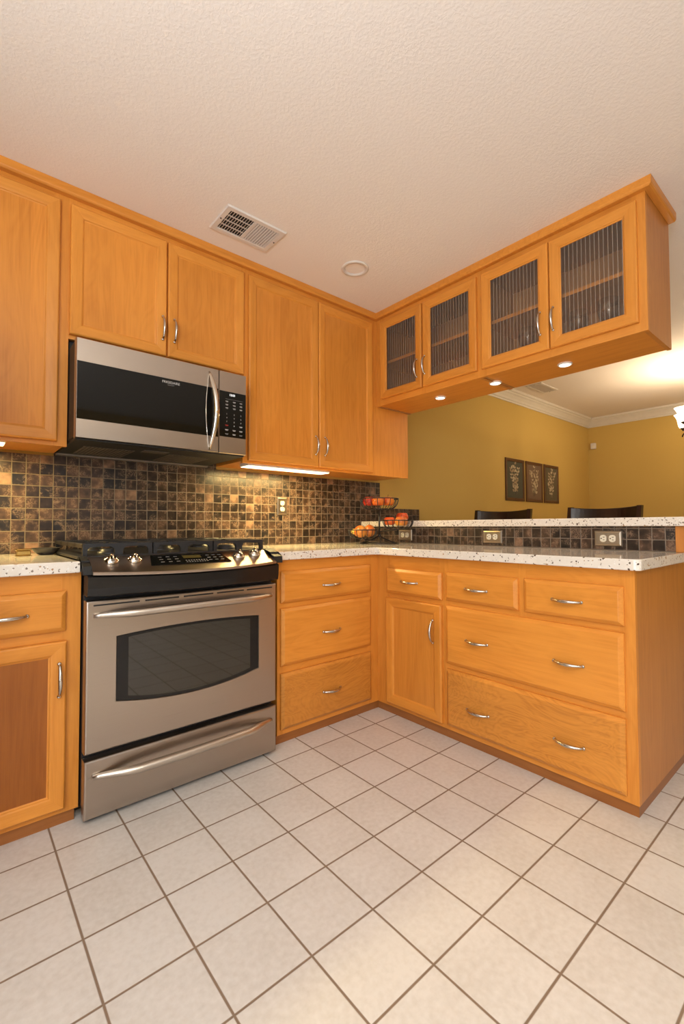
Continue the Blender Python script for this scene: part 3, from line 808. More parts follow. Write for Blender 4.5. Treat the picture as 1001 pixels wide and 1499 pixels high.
for kx, ky in ((-1.371, -.016), (-1.291, -.016), (-.868, -.026), (-.786, -.016)):
    b = MB()
    b.lathe([(.0255, .0), (.0262, .003), (.024, .008), (.019, .011), (.0165, .013), (.0165, .0150), (.010, .0155)], (0, 0, 0), CHROME, 28, cap1=True)
    # finger ridge
    rp = []
    for i in range(11):
        t = i / 10; yy = -.021 + .042 * t; hh = .015 + .017 * math.sin(PI * min(1, .12 + t * .88)) ** .7
        wv = .0045 + .003 * math.sin(PI * t)
        rp.append([(-wv, yy, .010), (-wv * .8, yy, hh * .8), (0, yy, hh), (wv * .8, yy, hh * .8), (wv, yy, .010)])
    b.loft(rp, CHROME, closed=False, smooth=True); b.poly(rp[0], CHROME); b.poly(rp[-1], CHROME)
    kb = b.build('knob', None)
    s_ = (.02 - ky) / tv.y
    kb.parent = cpan; kb.location = onpanel(X(kx), s_, .002); kb.rotation_euler = (tilt, 0, 0)
# black end brackets beside the panel
for a, e in ((RX0 - .012, PX0 - .001), (PX1 + .001, RX1 + .030)):
    b = MB()
    prof = [(.045, .8940), (.045, .9050), (.010, .9040), (-.062, .8800), (-.066, .8475), (-.0605, .8470), (-.030, .8940)] if False else [(.05, .8945), (.05, .9060), (.012, .9050), (-.066, .8760), (-.068, .8470), (-.0315, .8470), (-.0315, .8945)]
    b.loft([[(a, y, z) for y, z in prof], [(e, y, z) for y, z in prof]], BLACKM, closed=True, cap0=True, cap1=True, smooth=False)
    b.build('end_bracket', rg)
# cooktop, burners and grates
b = MB(); b.box((RX0 - .0125, .0255, .8945), (RX1 + .030, .660, .9065), IRON, .002)
b.box((RX0 + .001, .03, .8455), (RX1 - .001, .655, .8945), BLACK)
ct = b.build('cooktop', rg)
for bx_, by_, br in ((-.25, .17, .040), (-.25, .47, .032), (0, .32, .045), (.25, .17, .036), (.25, .47, .040)):
    MB().lathe([(br + .012, .9065), (br + .010, .914), (br, .916), (br, .923), (br - .006, .926), (0.001, .927)], (bx_, by_, 0), IRON, 24).build('burner', rg)
def grate(x0, x1):
    """cast-iron grate: rounded frame on legs with cross fingers"""
    y0, y1 = .050, .625; zt, zb = .950, .9068; t = .008
    b = MB()
    def bar(p, q, w, h0, h1):
        p = Vector(p); q = Vector(q); d = (q - p).normalized(); s = Vector((-d.y, d.x)) * w
        lo = [(p + s), (p - s), (q - s), (q + s)]
        b.loft([[(v.x, v.y, h0) for v in lo], [(v.x, v.y, h1 - .002) for v in lo],
                [((p + s * .7).x, (p + s * .7).y, h1), ((p - s * .7).x, (p - s * .7).y, h1), ((q - s * .7).x, (q - s * .7).y, h1), ((q + s * .7).x, (q + s * .7).y, h1)]], IRON, closed=True, cap0=True, cap1=True, smooth=False)
    xm = (x0 + x1) / 2
    # arched front and back rails: openings with rounded upper corners
    for yy in (y0, y1):
        for a, e in ((x0, xm), (xm, x1)):
            prof = [(a, zb), (a, zt), (e, zt), (e, zb), (e - .014, zb)]
            r = .018; inn = []
            for q in range(5):
                an = q / 4 * PI / 2; inn.append((e - .014 - r + r * math.cos(an), zt - .012 - r + r * math.sin(an)))
            for q in range(5):
                an = PI / 2 + q / 4 * PI / 2; inn.append((a + .014 + r + r * math.cos(an), zt - .012 - r + r * math.sin(an)))
            prof = prof + inn + [(a + .014, zb)]
            f1 = b.poly([(x, yy - t, z) for x, z in prof], IRON); f2 = b.poly([(x, yy + t, z) for x, z in prof], IRON)
            n_ = len(prof)
            for i in range(n_):
                j = (i + 1) % n_
                b.poly([(prof[i][0], yy - t, prof[i][1]), (prof[j][0], yy - t, prof[j][1]), (prof[j][0], yy + t, prof[j][1]), (prof[i][0], yy + t, prof[i][1])], IRON)
    for xx in (x0 + t, x1 - t): bar((xx, y0), (xx, y1), t, .934, zt)
    ym = (y0 + y1) / 2
    bar((x0, ym), (x1, ym), t * .9, .934, zt)
    for yc in (y0 + (ym - y0) / 2, ym + (y1 - ym) / 2):
        for sx_ in (-1, 1): bar((xm + sx_ * .022, yc), (x1 if sx_ > 0 else x0, yc), t * .8, .936, zt)
        for sy_ in (-1, 1): bar((xm, yc + sy_ * .022), (xm, yc + sy_ * .143), t * .8, .936, zt)
    return b.build('grate', rg)
grate(-.372, -.129); grate(-.124, .124); grate(.129, .372)

# ------------------------------------------------------------------ microwave
mw = thing('microwave', 'stainless over-the-range microwave with black glass door and keypad', 'microwave', (-1.0825, 0, 0))
X = lambda v: v + 1.0825
MX0, MX1, MF, MZ0, MZ1 = X(-1.4535), X(-.7115), .200, 1.3625, 1.7600
b = MB(); b.box((MX0 + .001, .2355, 1.3700), (MX1 - .001, .6735, 1.7570), BLACKM, .003)
b.box((MX0 + .004, .380, 1.7550), (MX1 - .004, .6735, 1.7990), BLACKM)
b.build('body', mw)
SEAM = X(-.8560)
def front(name, x0, x1, w0, w1, z0, z1, parent):
    b = MB()
    big = [(x0, MZ0), (x1, MZ0), (x1, MZ1), (x0, MZ1)]; sm = [(w0, z0), (w1, z0), (w1, z1), (w0, z1)]
    b.loft([[(x, .235, z) for x, z in big], [(x, MF + .004, z) for x, z in big],
            [(x + (.002 if x == x0 else -.002), MF, z + (.002 if z == MZ0 else -.002)) for x, z in big],
            [(x, MF, z) for x, z in sm], [(x, MF + .0015, z) for x, z in sm]], STEEL, closed=True, cap0=True, smooth=False)
    return b.build(name, parent)
dr = front('door', MX0, SEAM - .0012, MX0 + .003, SEAM - .0022, 1.4375, 1.6680, mw)
b = MB(); b.poly([(MX0 + .003, MF + .001, 1.4375), (SEAM - .0022, MF + .001, 1.4375), (SEAM - .0022, MF + .001, 1.6680), (MX0 + .003, MF + .001, 1.6680)], BGLASS)
b.build('window', dr)
kp_ = front('control_panel', SEAM + .0012, MX1, SEAM + .003, MX1 - .002, 1.4430, 1.6640, mw)
b = MB(); b.poly([(SEAM + .003, MF + .001, 1.4430), (MX1 - .002, MF + .001, 1.4430), (MX1 - .002, MF + .001, 1.6640), (SEAM + .003, MF + .001, 1.6640)], BGLASS)
key = b.build('keypad', kp_)
# bowed door handle with pointed ends
b = MB(); n = 25; path = []; rad = []
for i in range(n):
    t = i / (n - 1); s = math.sin(PI * t)
    path.append((X(-.905) + .020 * s, MF - .001 - .040 * s ** .8, 1.372 + .368 * t)); rad.append(.0045 + .0095 * s ** .8)
b.tube(path, rad, CHROME, 14, flat=(Vector((0, 1, 0)), .75))
path = []
for i in range(n):
    t = i / (n - 1); s = math.sin(PI * t); path.append((X(-.905) - .016 * s, MF - .0015, 1.372 + .368 * t))
b.tube(path, .0016, CHROME, 6)
b.build('handle', dr)
def lettering(text, parent, loc, size, mat, name, rot=(PI / 2, 0, 0), align='CENTER', sx=1.0):
    cu = bpy.data.curves.new('lettering_curve', 'FONT'); cu.body = text; cu.size = size; cu.align_x = align; cu.align_y = 'CENTER'
    cu.extrude = 0.0002
    t = bpy.data.objects.new('lettering_tmp', cu); COL.objects.link(t)
    bpy.context.view_layer.update()
    me = bpy.data.meshes.new_from_object(t.evaluated_get(bpy.context.evaluated_depsgraph_get()))
    bpy.data.objects.remove(t); bpy.data.curves.remove(cu)
    me.materials.clear(); me.materials.append(mat); me.name = name
    o = bpy.data.objects.new(name, me); COL.objects.link(o)
    o.parent = parent; o.location = loc; o.rotation_euler = rot; o.scale = (sx, 1, 1)
    return o
lettering('FRIGIDAIRE', dr, (X(-1.083), MF + .0004, 1.6510), .0155, PRINT, 'logo_lettering')
lettering('GALLERY', dr, (X(-1.083), MF + .0004, 1.6395), .0075, PRINTD, 'logo_lettering')
lettering('12:01', kp_, (X(-.786), MF + .0004, 1.6490), .0145, DISPLAYM, 'clock_digits')
cols = (-.815, -.776, -.740)
rows = [1.562 - .0175 * i for i in range(7)]
for r_, line in enumerate((('1', '2', '3'), ('4', '5', '6'), ('7', '8', '9'), (None, '0', None))):
    for cc_, ch in enumerate(line):
        if ch: lettering(ch, kp_, (X(cols[cc_]), MF + .0004, 1.5545 - .0185 * r_), .0095, PRINT, 'keypad_digit')
def mark(lines, name='key_mark'):
    b = MB()
    for x, z, w, h, mat in lines: b.poly([(x - w, MF + .0004, z - h), (x + w, MF + .0004, z - h), (x + w, MF + .0004, z + h), (x - w, MF + .0004, z + h)], mat)
    b.build(name, kp_)
mark([(X(-.776), 1.6275, .047, .0005, PRINTD)], 'divider_line')
for cx_ in cols:
    for z_ in (1.6145, 1.5985, 1.5825):
        mark([(X(cx_), z_ + .0022, .007, .0011, PRINT), (X(cx_) + .001, z_ - .0018, .006, .0010, PRINTD)])
for cx_, z_, mt in ((-.815, 1.4990, REDP), (-.740, 1.4990, PRINT), (-.815, 1.4770, PRINT), (-.776, 1.4770, PRINT), (-.740, 1.4770, PRINT), (-.815, 1.4570, PRINTD), (-.776, 1.4570, PRINT), (-.740, 1.4570, PRINTD)):
    mark([(X(cx_), z_ + .0016, .0085, .0011, mt), (X(cx_), z_ - .0020, .0065, .0010, mt)])
# underside: vent tray, two grease filters and the rear lip
b = MB(); b.box((MX0 + .004, .215, 1.3560), (MX1 - .004, .670, 1.3695), BLACKM, .002)
bt = b.build('bottom_tray', mw)
FILT = simple('filter_mesh', (0.16, 0.14, 0.12), 0.5, 0.6)
for a, e in ((.06, .27), (.42, .63)):
    b = MB()
    for i in range(14):
        xx = MX0 + a + (e - a) * i / 14; b.box((xx, .36, 1.3540), (xx + (e - a) / 14 - .004, .60, 1.3562), FILT)
    b.build('grease_filter', mw)
boxo('lamp_cover', (MX0 + .29, .30, 1.3535), (MX0 + .40, .36, 1.3562), FILT, mw)
boxo('rear_lip', (MX0 + .002, .640, 1.3480), (MX1 - .002, .672, 1.3565), simple('lip_metal', (0.30, 0.27, 0.24), 0.4, 0.7), mw)

# ------------------------------------------------------------------ lamps
def can_light(loc):
    t = thing('recessed_light', 'unlit round recessed ceiling light above the cabinet corner', 'ceiling light', loc)
    b = MB()
    b.lathe([(.0760, 0.0), (.0755, -.004), (.070, -.006), (.058, -.006), (.054, -.001)], (0, 0, 0), WHITEP, 40)
    b.build('trim_ring', t)
    b = MB(); b.lathe([(.054, -.001), (.050, .020), (.044, .045), (.0435, .07)], (0, 0, 0), CANIN, 40, cap1=True); b.build('can', t)
    b = MB(); b.lathe([(.0405, .045), (.040, .028), (.032, .018), (.018, .012), (.001, .010)], (0, 0, 0), BULB, 32); b.build('bulb', t)
    return t
can_light((-.139, .020, 2.4395))
for i, (yy, lab) in enumerate(((-.060, 'lit round puck light under the glass cabinets, the one closest to the range wall'),
                               (-.443, 'lit round puck light under the glass cabinets, middle one of the row'),
                               (-.828, 'lit round puck light under the glass cabinets, closest to the free end'))):
    t = thing('puck_light', lab, 'light', (.508, yy, 1.8188), 0, 'puck lights under the glass cabinets')
    b = MB(); b.lathe([(.0345, 0.0), (.0345, -.004), (.031, -.0075), (.0275, -.0075), (.027, -.005)], (0, 0, 0), WHITEP, 28); b.build('trim_ring', t)
    b = MB(); b.lathe([(.027, -.0055), (.018, -.0062), (.0005, -.0066)], (0, 0, 0), LAMPW, 28); b.build('lens', t)
    d_ = bpy.data.lights.new('puck_beam', 'SPOT'); d_.energy = 6.0; d_.color = WARM; d_.spot_size = math.radians(120); d_.spot_blend = .6; d_.shadow_soft_size = .025
    lo = bpy.data.objects.new('puck_beam', d_); COL.objects.link(lo); lo.location = (.508, yy, 1.805)
def strip_light(x0, x1, label, energy):
    t = thing('under_cabinet_light', label, 'light', ((x0 + x1) / 2, .42, 1.3595), 0, 'strip lights under the wall cabinets')
    w = (x1 - x0) / 2
    b = MB(); b.box((-w, -.045, -.018), (w, .045, 0), WHITEP, .002); b.build('housing', t)
    b = MB(); b.box((-w + .004, -.043, -.0215), (w - .004, .040, -.0175), STRIP, .001); b.build('lens', t)
    area('strip_glow', ((x0 + x1) / 2, .44, 1.334), ((x0 + x1) / 2, .50, 0), x1 - x0 - .03, .05, energy, (1.0, .74, .28))
strip_light(-.605, -.037, 'glowing slim strip light under the right hand wall cabinet', 9.5)
strip_light(-1.86, -1.658, 'glowing slim strip light under the wall cabinet left of the microwave', 6.0)

# unseen ceiling panel behind the camera, added as warm fill light
t = thing('added_ceiling_panel', 'unseen flat ceiling panel added as fill light behind the camera', 'ceiling light', (-2.05, -3.10, 2.4395))
b = MB(); b.box((-.62, -.32, -.03), (.62, .32, 0), WHITEP, .004); b.build('housing', t)
b = MB(); b.box((-.59, -.29, -.034), (.59, .29, -.0305), GLOBE); b.build('diffuser', t)
area('ceiling_fill_light', (-2.05, -3.10, 2.400), (-2.05, -3.10, 0), 1.15, .55, 40, (1.0, .88, .70))

# chandelier over the dining table
chx, chy = 3.181, -.9455
t = thing('chandelier', 'bronze chandelier with lit frosted bell shades in the dining room', 'chandelier', (chx, chy, 2.4395))
b = MB(); b.lathe([(.065, 0), (.062, -.015), (.02, -.03), (.008, -.035), (.008, -.28), (.022, -.30), (.028, -.40), (.018, -.52), (.012, -.60), (.022, -.62), (.004, -.66)], (0, 0, 0), BRONZE, 24, cap0=True); b.build('stem', t)
for k in range(5):
    aw = math.atan2(-R2.y, -R2.x) + k * 2 * PI / 5
    dx, dy = math.cos(aw), math.sin(aw)
    b = MB(); path = []
    for i in range(19):
        q = i / 18; r_ = .015 + .255 * q; z_ = -.50 - .14 * math.sin(PI * min(1, q * 1.15)) + .02 * q
        path.append((dx * r_, dy * r_, z_))
    b.tube(path, .007, BRONZE, 8)
    path = []
    for i in range(20):
        an = i / 19 * 1.6 * PI; rr = .040 - .012 * i / 19
        path.append((dx * (.245 + rr * math.cos(an)), dy * (.245 + rr * math.cos(an)), -.620 + rr * math.sin(an)))
    b.tube(path, .006, BRONZE, 8)
    b.lathe([(.010, -.56), (.026, -.545), (.030, -.535)], (dx * .27, dy * .27, 0), BRONZE, 16)
    b.build('arm', t)
    b = MB(); b.lathe([(.022, -.545), (.034, -.535), (.042, -.515), (.046, -.485), (.052, -.455), (.064, -.430), (.074, -.415), (.071, -.414), (.050, -.450), (.040, -.500), (.020, -.540)], (dx * .27, dy * .27, 0), SHADE, 24); b.build('shade', t)
    point('chandelier_bulb', (chx + dx * .27, chy + dy * .27, 2.05), 8.5, (1.0, .78, .52), .03)

# ------------------------------------------------------------------ vents
def register(label, loc, w, h, split, rz=0.0):
    """ceiling register, w along local x, h along local y, hung just under the ceiling"""
    t = thing('ceiling_vent', label, 'vent', loc, rz)
    b = MB(); m_ = .028
    lp = []
    for d_, z_ in ((0, 0), (0, -.003), (.004, -.007), (m_ - .003, -.007), (m_, -.004), (m_, 0.0)):
        lp.append([(-w / 2 + d_, -h / 2 + d_, z_), (w / 2 - d_, -h / 2 + d_, z_), (w / 2 - d_, h / 2 - d_, z_), (-w / 2 + d_, h / 2 - d_, z_)])
    b.loft(lp, WHITEP, closed=True, smooth=False)
    if split: b.box((-.008, -h / 2 + m_, -.007), (.008, h / 2 - m_, -.002), WHITEP)
    for sx_ in (-1, 1): b.lathe([(.004, -.007), (.003, -.009), (.0005, -.0092)], (sx_ * (w / 2 - .012), 0, 0), DARKV, 10)
    b.build('frame', t)
    boxo('backing', (-w / 2 + m_ - .004, -h / 2 + m_ - .004, -.0012), (w / 2 - m_ + .004, h / 2 - m_ + .004, -.0003), DARKV, t)
    xs0, xs1 = -w / 2 + m_, w / 2 - m_
    nsl = 19 if split else 12
    for side in ((0, 1) if split else (0,)):
        a = (xs0 if side == 0 else .010) if split else xs0; e = (-.010 if side == 0 else xs1) if split else xs1
        n_ = 9 if split else 14
        for i in range(n_):
            c_ = a + (e - a) * (i + .5) / n_; b2 = MB(); tl = -.0060 if (side == 0 and split) else .0012
            y0_, y1_ = -h / 2 + m_, h / 2 - m_
            th = .0009; sp_ = (e - a) / n_
            top, bot = c_ - tl * .5, c_ + tl * .5
            wd = .10 if (side == 0 and split) else .24
            b2.loft([[(top - sp_ * wd, y0_, -.0015), (top + sp_ * wd * .4, y0_, -.0015), (bot + sp_ * wd, y0_, -.0068), (bot - sp_ * wd * .4, y0_, -.0068)],
                     [(top - sp_ * wd, y1_, -.0015), (top + sp_ * wd * .4, y1_, -.0015), (bot + sp_ * wd, y1_, -.0068), (bot - sp_ * wd * .4, y1_, -.0068)]], WHITEP, closed=True, cap0=True, cap1=True, smooth=False)
            b2.build('slat', t)
    if split:
        b3 = MB()
        for i in range(3):
            yy = -h / 2 + m_ + (h - 2 * m_) * (i + 1) / 4; b3.box((xs0, yy - .0022, -.0045), (-.010, yy + .0022, -.0016), WHITEP)
        b3.build('cross_bars', t)
    return t
register('white metal ceiling register with two louvre banks, above the microwave cabinets', (-.754, .104, 2.4397), .308, .200, True)
register('white ceiling register in the dining room beside the crown moulding', (2.82, .395, 2.4397), .37, .165, False)

# ------------------------------------------------------------------ outlets
def outlet(label, loc, vertical, face):
    """face 'y': on the range wall looking towards -y; 'x': on the bar ledge looking towards -x"""
    t = thing('power_outlet', label, 'outlet', loc, 0 if face == 'y' else -PI / 2, 'duplex power outlets')
    w, h = (.0362, .0575) if vertical else (.0590, .0362)
    b = MB()
    lp = [[(-w + d_, y_, -h + d_), (w - d_, y_, -h + d_), (w - d_, y_, h - d_), (-w + d_, y_, h - d_)] for d_, y_ in ((0, 0), (0, -.003), (.0035, -.0075), (.009, -.0085), (.0105, -.0062))]
    b.loft(lp, PLATE, closed=True, cap0=True, cap1=True, smooth=False)
    b.lathe([(.003, -.0060), (.0025, -.0078), (.0003, -.0080)], (0, 0, 0), NICKEL, 12, 'y')
    b.build('cover_plate', t)
    for s in (-1, 1):
        b = MB(); off = .0195 * s; pts = []
        for i in range(24):
            an = 2 * PI * i / 24; px_, pz_ = .0168 * math.cos(an), .0168 * math.sin(an)
            px_, pz_ = (px_, max(-.0138, min(.0138, pz_))) if vertical else (max(-.0138, min(.0138, px_)), pz_)
            pts.append((px_, pz_))
        cx_, cz_ = (0, off) if vertical else (off, 0)
        b.loft([[(cx_ + x, -.006, cz_ + z) for x, z in pts], [(cx_ + x, -.0088, cz_ + z) for x, z in pts], [(cx_ + x * .94, -.0095, cz_ + z * .94) for x, z in pts]], CREAM, closed=True, cap1=True, smooth=False)
        for sx_, sz_, sw, sh in ((-.0062, .003, .0013, .0042), (.0062, .003, .0013, .0036), (0, -.0075, .0024, .0024)):
            if not vertical: sx_, sz_, sw, sh = sz_, -sx_, sh, sw
            b.box((cx_ + sx_ - sw, -.0099, cz_ + sz_ - sh), (cx_ + sx_ + sw, -.0094, cz_ + sz_ + sh), DARKV)
        b.build('receptacle', t)
    return t
outlet('upright power outlet with pewter plate on the tall backsplash under the strip light', (-.1945, .6742, 1.141), True, 'y')
outlet('sideways power outlet on the bar ledge tiles beside the fruit stand', (.5332, .262, .949), False, 'x')
outlet('sideways power outlet on the bar ledge tiles below the left bar stool back', (.5332, -.397, .947), False, 'x')
outlet('sideways power outlet on the bar ledge tiles nearest the peninsula end', (.5332, -1.000, .948), False, 'x')

# ------------------------------------------------------------------ fruit stand and fruit
FSX, FSY = .335, .315
fs = thing('fruit_stand', 'black wire fruit stand with three bowls in the countertop corner', 'fruit stand', (FSX, FSY, .8935))
z0 = .8935
def ring(b, c, r, z, rad, n=40):
    b.tube([(c[0] + r * math.cos(2 * PI * i / n), c[1] + r * math.sin(2 * PI * i / n), z) for i in range(n)], rad, WIRE, 6, closed=True)
# post and base
b = MB(); b.tube([(0, 0, .052), (0, 0, .228)], .0058, WIRE, 10); b.lathe([(.008, .045), (.011, .05), (.011, .058), (.006, .064)], (0, 0, 0), WIRE, 14); b.build('post', fs)
b = MB()
ring(b, (0, 0), .126, .0035, .0035)
for k in range(3):
    an = math.radians(-10 + 120 * k); dx, dy = math.cos(an), math.sin(an); path = []
    for i in range(13):
        q = i / 12; path.append((dx * .128 * q, dy * .128 * q, .0055 + .046 * (1 - q) ** 1.3))
    b.tube(path, .0042, WIRE, 8)
b.build('base', fs)
Rh = Vector((R2.x, R2.y, 0)).normalized(); Fh = Vector((Fv.x, Fv.y, 0)).normalized()
BOWLS = []
def wire_bowl(c, r, zr, zb, nrib, link):
    b = MB(); ring(b, c, r, zr, .0040); ring(b, c, r * .40, zb, .0032)
    for k in range(nrib):
        an = 2 * PI * k / nrib; path = []
        for i in range(9):
            q = i / 8; rr = r * (1 - (1 - .40) * q ** 1.25) if q else r
            zz = zr - (zr - zb) * math.sin(q * PI / 2) ** 0.95
            rr = r * (.40 + .60 * math.cos(q * PI / 2) ** .75) if i < 8 else r * .40
            path.append((c[0] + rr * math.cos(an), c[1] + rr * math.sin(an), zz))
        b.tube(path, .0024, WIRE, 6)
    for k in range(4):
        an = PI * k / 4; b.tube([(c[0] + r * .4 * math.cos(an), c[1] + r * .4 * math.sin(an), zb), (c[0] - r * .4 * math.cos(an), c[1] - r * .4 * math.sin(an), zb)], .0017, WIRE, 5)
    if link: b.tube([(0, 0, link), (c[0] * .35, c[1] * .35, zb - .012), (c[0] * .8, c[1] * .8, zb - .008), (c[0], c[1], zb)], .0040, WIRE, 8)
    b.build('wire_bowl', fs)
    BOWLS.append((Vector((FSX + c[0], FSY + c[1], 0)), r, z0 + zr, z0 + zb))
wire_bowl((0, 0), .127, .296, .226, 18, None)
rc = Rh * .118 - Fh * .050; wire_bowl((rc.x, rc.y), .098, .153, .098, 16, .080)
lc = -Rh * .112 - Fh * .030; wire_bowl((lc.x, lc.y), .094, .092, .036, 16, .055)
def fruit(name, label, cat, c, r, mat, squash=.92, lobes=True, tiltv=(0, 0), group='fruit in the wire stand', elong=1.0):
    t = thing(name, label, cat, c, random.uniform(0, 6.28), group)
    b = MB(); prof = []
    n = 18
    for i in range(n + 1):
        th = PI * i / n; rr = r * math.sin(th); zz = -r * squash * math.cos(th)
        if lobes:
            e = abs(math.cos(th)); dip = .32 * r * max(0, e - .72) ** 1.0 / .28
            zz += dip * (1 if zz < 0 else -1) * .75
            rr *= 1.0 + .05 * math.cos(th)
        prof.append((max(rr, .0004), zz))
    b.lathe(prof, (0, 0, 0), mat, 28)
    if elong != 1.0:
        for v in b.bm.verts: v.co.x *= elong
    o = b.build('flesh', t); o.rotation_euler = (tiltv[0], tiltv[1], 0)
    b = MB(); zt = r * squash * (.74 if lobes else 1.0)
    b.tube([(0, 0, zt - .004), (.001, .001, zt + .006), (.004, .002, zt + .015)], [.0012, .0011, .0018], STEMM, 6)
    s = b.build('stem', t); s.rotation_euler = (tiltv[0], tiltv[1], 0)
    return t
def inbowl(k, u, v, dz, r): 
    c, rb, zr, zb = BOWLS[k]
    p = c + Rh * u + Fh * v; return (p.x, p.y, zb + r * .92 + dz)
fruit('apple', 'dark red apple in the top bowl of the fruit stand', 'apple', inbowl(0, -.064, .014, .016, .043), .043, F_RED)
fruit('apple', 'orange blushed apple at the front of the top fruit bowl', 'apple', inbowl(0, -.012, -.060, .014, .040), .040, F_BLUSH)
fruit('apple', 'orange and yellow apple at the right of the top fruit bowl', 'apple', inbowl(0, .058, .004, .016, .042), .042, F_BLUSH)
fruit('apple', 'red-orange apple at the left side of the right fruit bowl', 'apple', inbowl(1, -.054, .014, .016, .038), .038, F_ORANGE)
fruit('apple', 'pale orange apple at the front of the right fruit bowl', 'apple', inbowl(1, .016, -.039, .010, .042), .042, F_PEACH)
fruit('apple', 'large red-orange apple standing tallest in the right fruit bowl', 'apple', inbowl(1, .033, .047, .040, .041), .041, F_ORANGE)
fruit('peach', 'golden peach with a pink blush at the middle of the lowest fruit bowl', 'fruit', inbowl(2, -.016, -.032, .008, .041), .041, F_PEACH, .96, False)
fruit('peach', 'tall peach leaning near the post in the lowest fruit bowl', 'fruit', inbowl(2, .046, .020, .014, .038), .038, F_PEACH, 1.08, False)
fruit('lemon', 'small yellow fruit at the left of the lowest fruit bowl', 'fruit', inbowl(2, -.052, .034, .024, .022), .022, F_YELLOW, .85, False, elong=1.2)

# ------------------------------------------------------------------ small things on the left countertop
t = thing('brass_box', 'small brass box on the left countertop', 'box', (-1.590, .455, .8935), math.radians(4))
b = MB(); b.box((-.024, -.018, .0035), (.024, .018, .022), BRASS, .002); b.build('body', t)
b = MB(); b.box((-.026, -.020, .0225), (.026, .020, .0300), BRASS, .002); b.build('lid', t)
b = MB(); b.box((-.027, -.022, 0), (.027, .022, .0032), BRASS, .001); b.build('base', t)
b = MB(); b.lathe([(.020, 0), (.030, .003), (.044, .014), (.052, .026), (.054, .029), (.051, .0285), (.042, .017), (.026, .008), (.001, .006)], (0, 0, 0), DISHM, 36, cap0=True)
o = b.build('dish'); o.location = (-1.505, .500, .8937); tag(o, 'small dark shallow dish beside the brass box', 'dish')
# glassware behind the reeded doors
def goblet(label, loc, s=1.0):
    b = MB(); b.lathe([(.034 * s, 0), (.033 * s, .003), (.006 * s, .008), (.0045 * s, .020), (.0045 * s, .075 * s), (.018 * s, .090 * s), (.036 * s, .115 * s), (.042 * s, .145 * s), (.038 * s, .185 * s), (.0365 * s, .185 * s), (.040 * s, .145 * s), (.034 * s, .117 * s), (.002, .094 * s)], (0, 0, 0), CLEAR, 28, cap0=True)
    o = b.build('wine_glass'); o.location = loc; tag(o, label, 'glass', 'glasses in the end cabinet'); return o
goblet('clear wine glass behind the reeded door nearest the free end, right of two', (.50, -1.035, 1.8485), 1.15)
goblet('clear wine glass behind the reeded door nearest the free end, left of two', (.50, -.900, 1.8485), 1.1)
goblet('clear wine glass behind the third reeded door from the corner', (.50, -.640, 1.8485), 1.12)

# ------------------------------------------------------------------ dining room
def picture(label, x0, x1, backing, seed):
    t = thing('picture_frame', label, 'picture', ((x0 + x1) / 2, YB - .0005, 1.499), 0, 'botanical pictures on the dining wall')
    w = (x1 - x0) / 2; h = .226; b = MB()
    lp = [[(-w + d_, y_, -h + d_), (w - d_, y_, -h + d_), (w - d_, y_, h - d_), (-w + d_, y_, h - d_)] for d_, y_ in ((0, 0), (0, -.010), (.003, -.013), (.028, -.011), (.034, -.005))]
    b.loft(lp, FRAMEW, closed=True, cap0=True, smooth=False); b.build('frame', t)
    b = MB(); b.box((-w + .033, -.0060, -h + .033), (w - .033, -.0030, h - .033), backing); b.build('canvas', t)
    rnd_ = random.Random(seed); b = MB()
    leaf = simple('pale_leaf', (0.52, 0.42, 0.26), 0.7); leaf2 = simple('tan_leaf', (0.34, 0.24, 0.13), 0.7)
    for st in (-.45, 0.0, .40):
        path = []; 
        for i in range(9):
            q = i / 8; path.append((st * w * .70 * (.3 + q) + .012 * math.sin(q * 5 + seed), -.0068, -h * .70 + q * h * (1.42 - abs(st) * .5)))
        b.tube(path, .0012, leaf2, 5)
        for i in range(1, 9):
            for sd_ in (-1, 1):
                p = path[i]; an = rnd_.uniform(.3, 1.2); l = rnd_.uniform(.026, .056); wd = l * .32
                dx, dz = sd_ * math.cos(an), math.sin(an); c_ = (p[0] + dx * l * .5, p[2] + dz * l * .5)
                pts = [(p[0], p[2]), (c_[0] - dz * wd, c_[1] + dx * wd), (p[0] + dx * l, p[2] + dz * l), (c_[0] + dz * wd, c_[1] - dx * wd)]
                if max(abs(q[0]) for q in pts) < w - .036: b.poly([(x, -.0072 - .0004 * (i % 3), z) for x, z in pts], leaf if rnd_.random() < .6 else leaf2)
    b.build('botanical_sprig', t)
CANV1 = simple('green_grey_canvas', (0.075, 0.072, 0.045), .8); CANV2 = simple('brown_canvas', (0.17, 0.105, 0.060), .8); CANV3 = simple('olive_canvas', (0.11, 0.085, 0.045), .8)
picture('dark framed botanical picture on a grey-green ground, left of three on the yellow wall', 2.567, 2.957, CANV1, 1)
picture('dark framed botanical picture on a brown ground, between the other two', 2.995, 3.382, CANV2, 5)
picture('dark framed botanical picture on an olive ground, closest to the room corner', 3.418, 3.785, CANV3, 9)
t = thing('motion_sensor', 'small white motion sensor high in the far dining corner', 'sensor', (XR - .0005, .612, 2.070))
b = MB(); b.box((-.038, -.032, -.040), (0, .032, .040), WHITEP, .008, 2); b.build('housing', t)
b = MB(); b.box((-.041, -.020, -.026), (-.0375, .020, .004), CREAM, .001); b.build('lens', t)

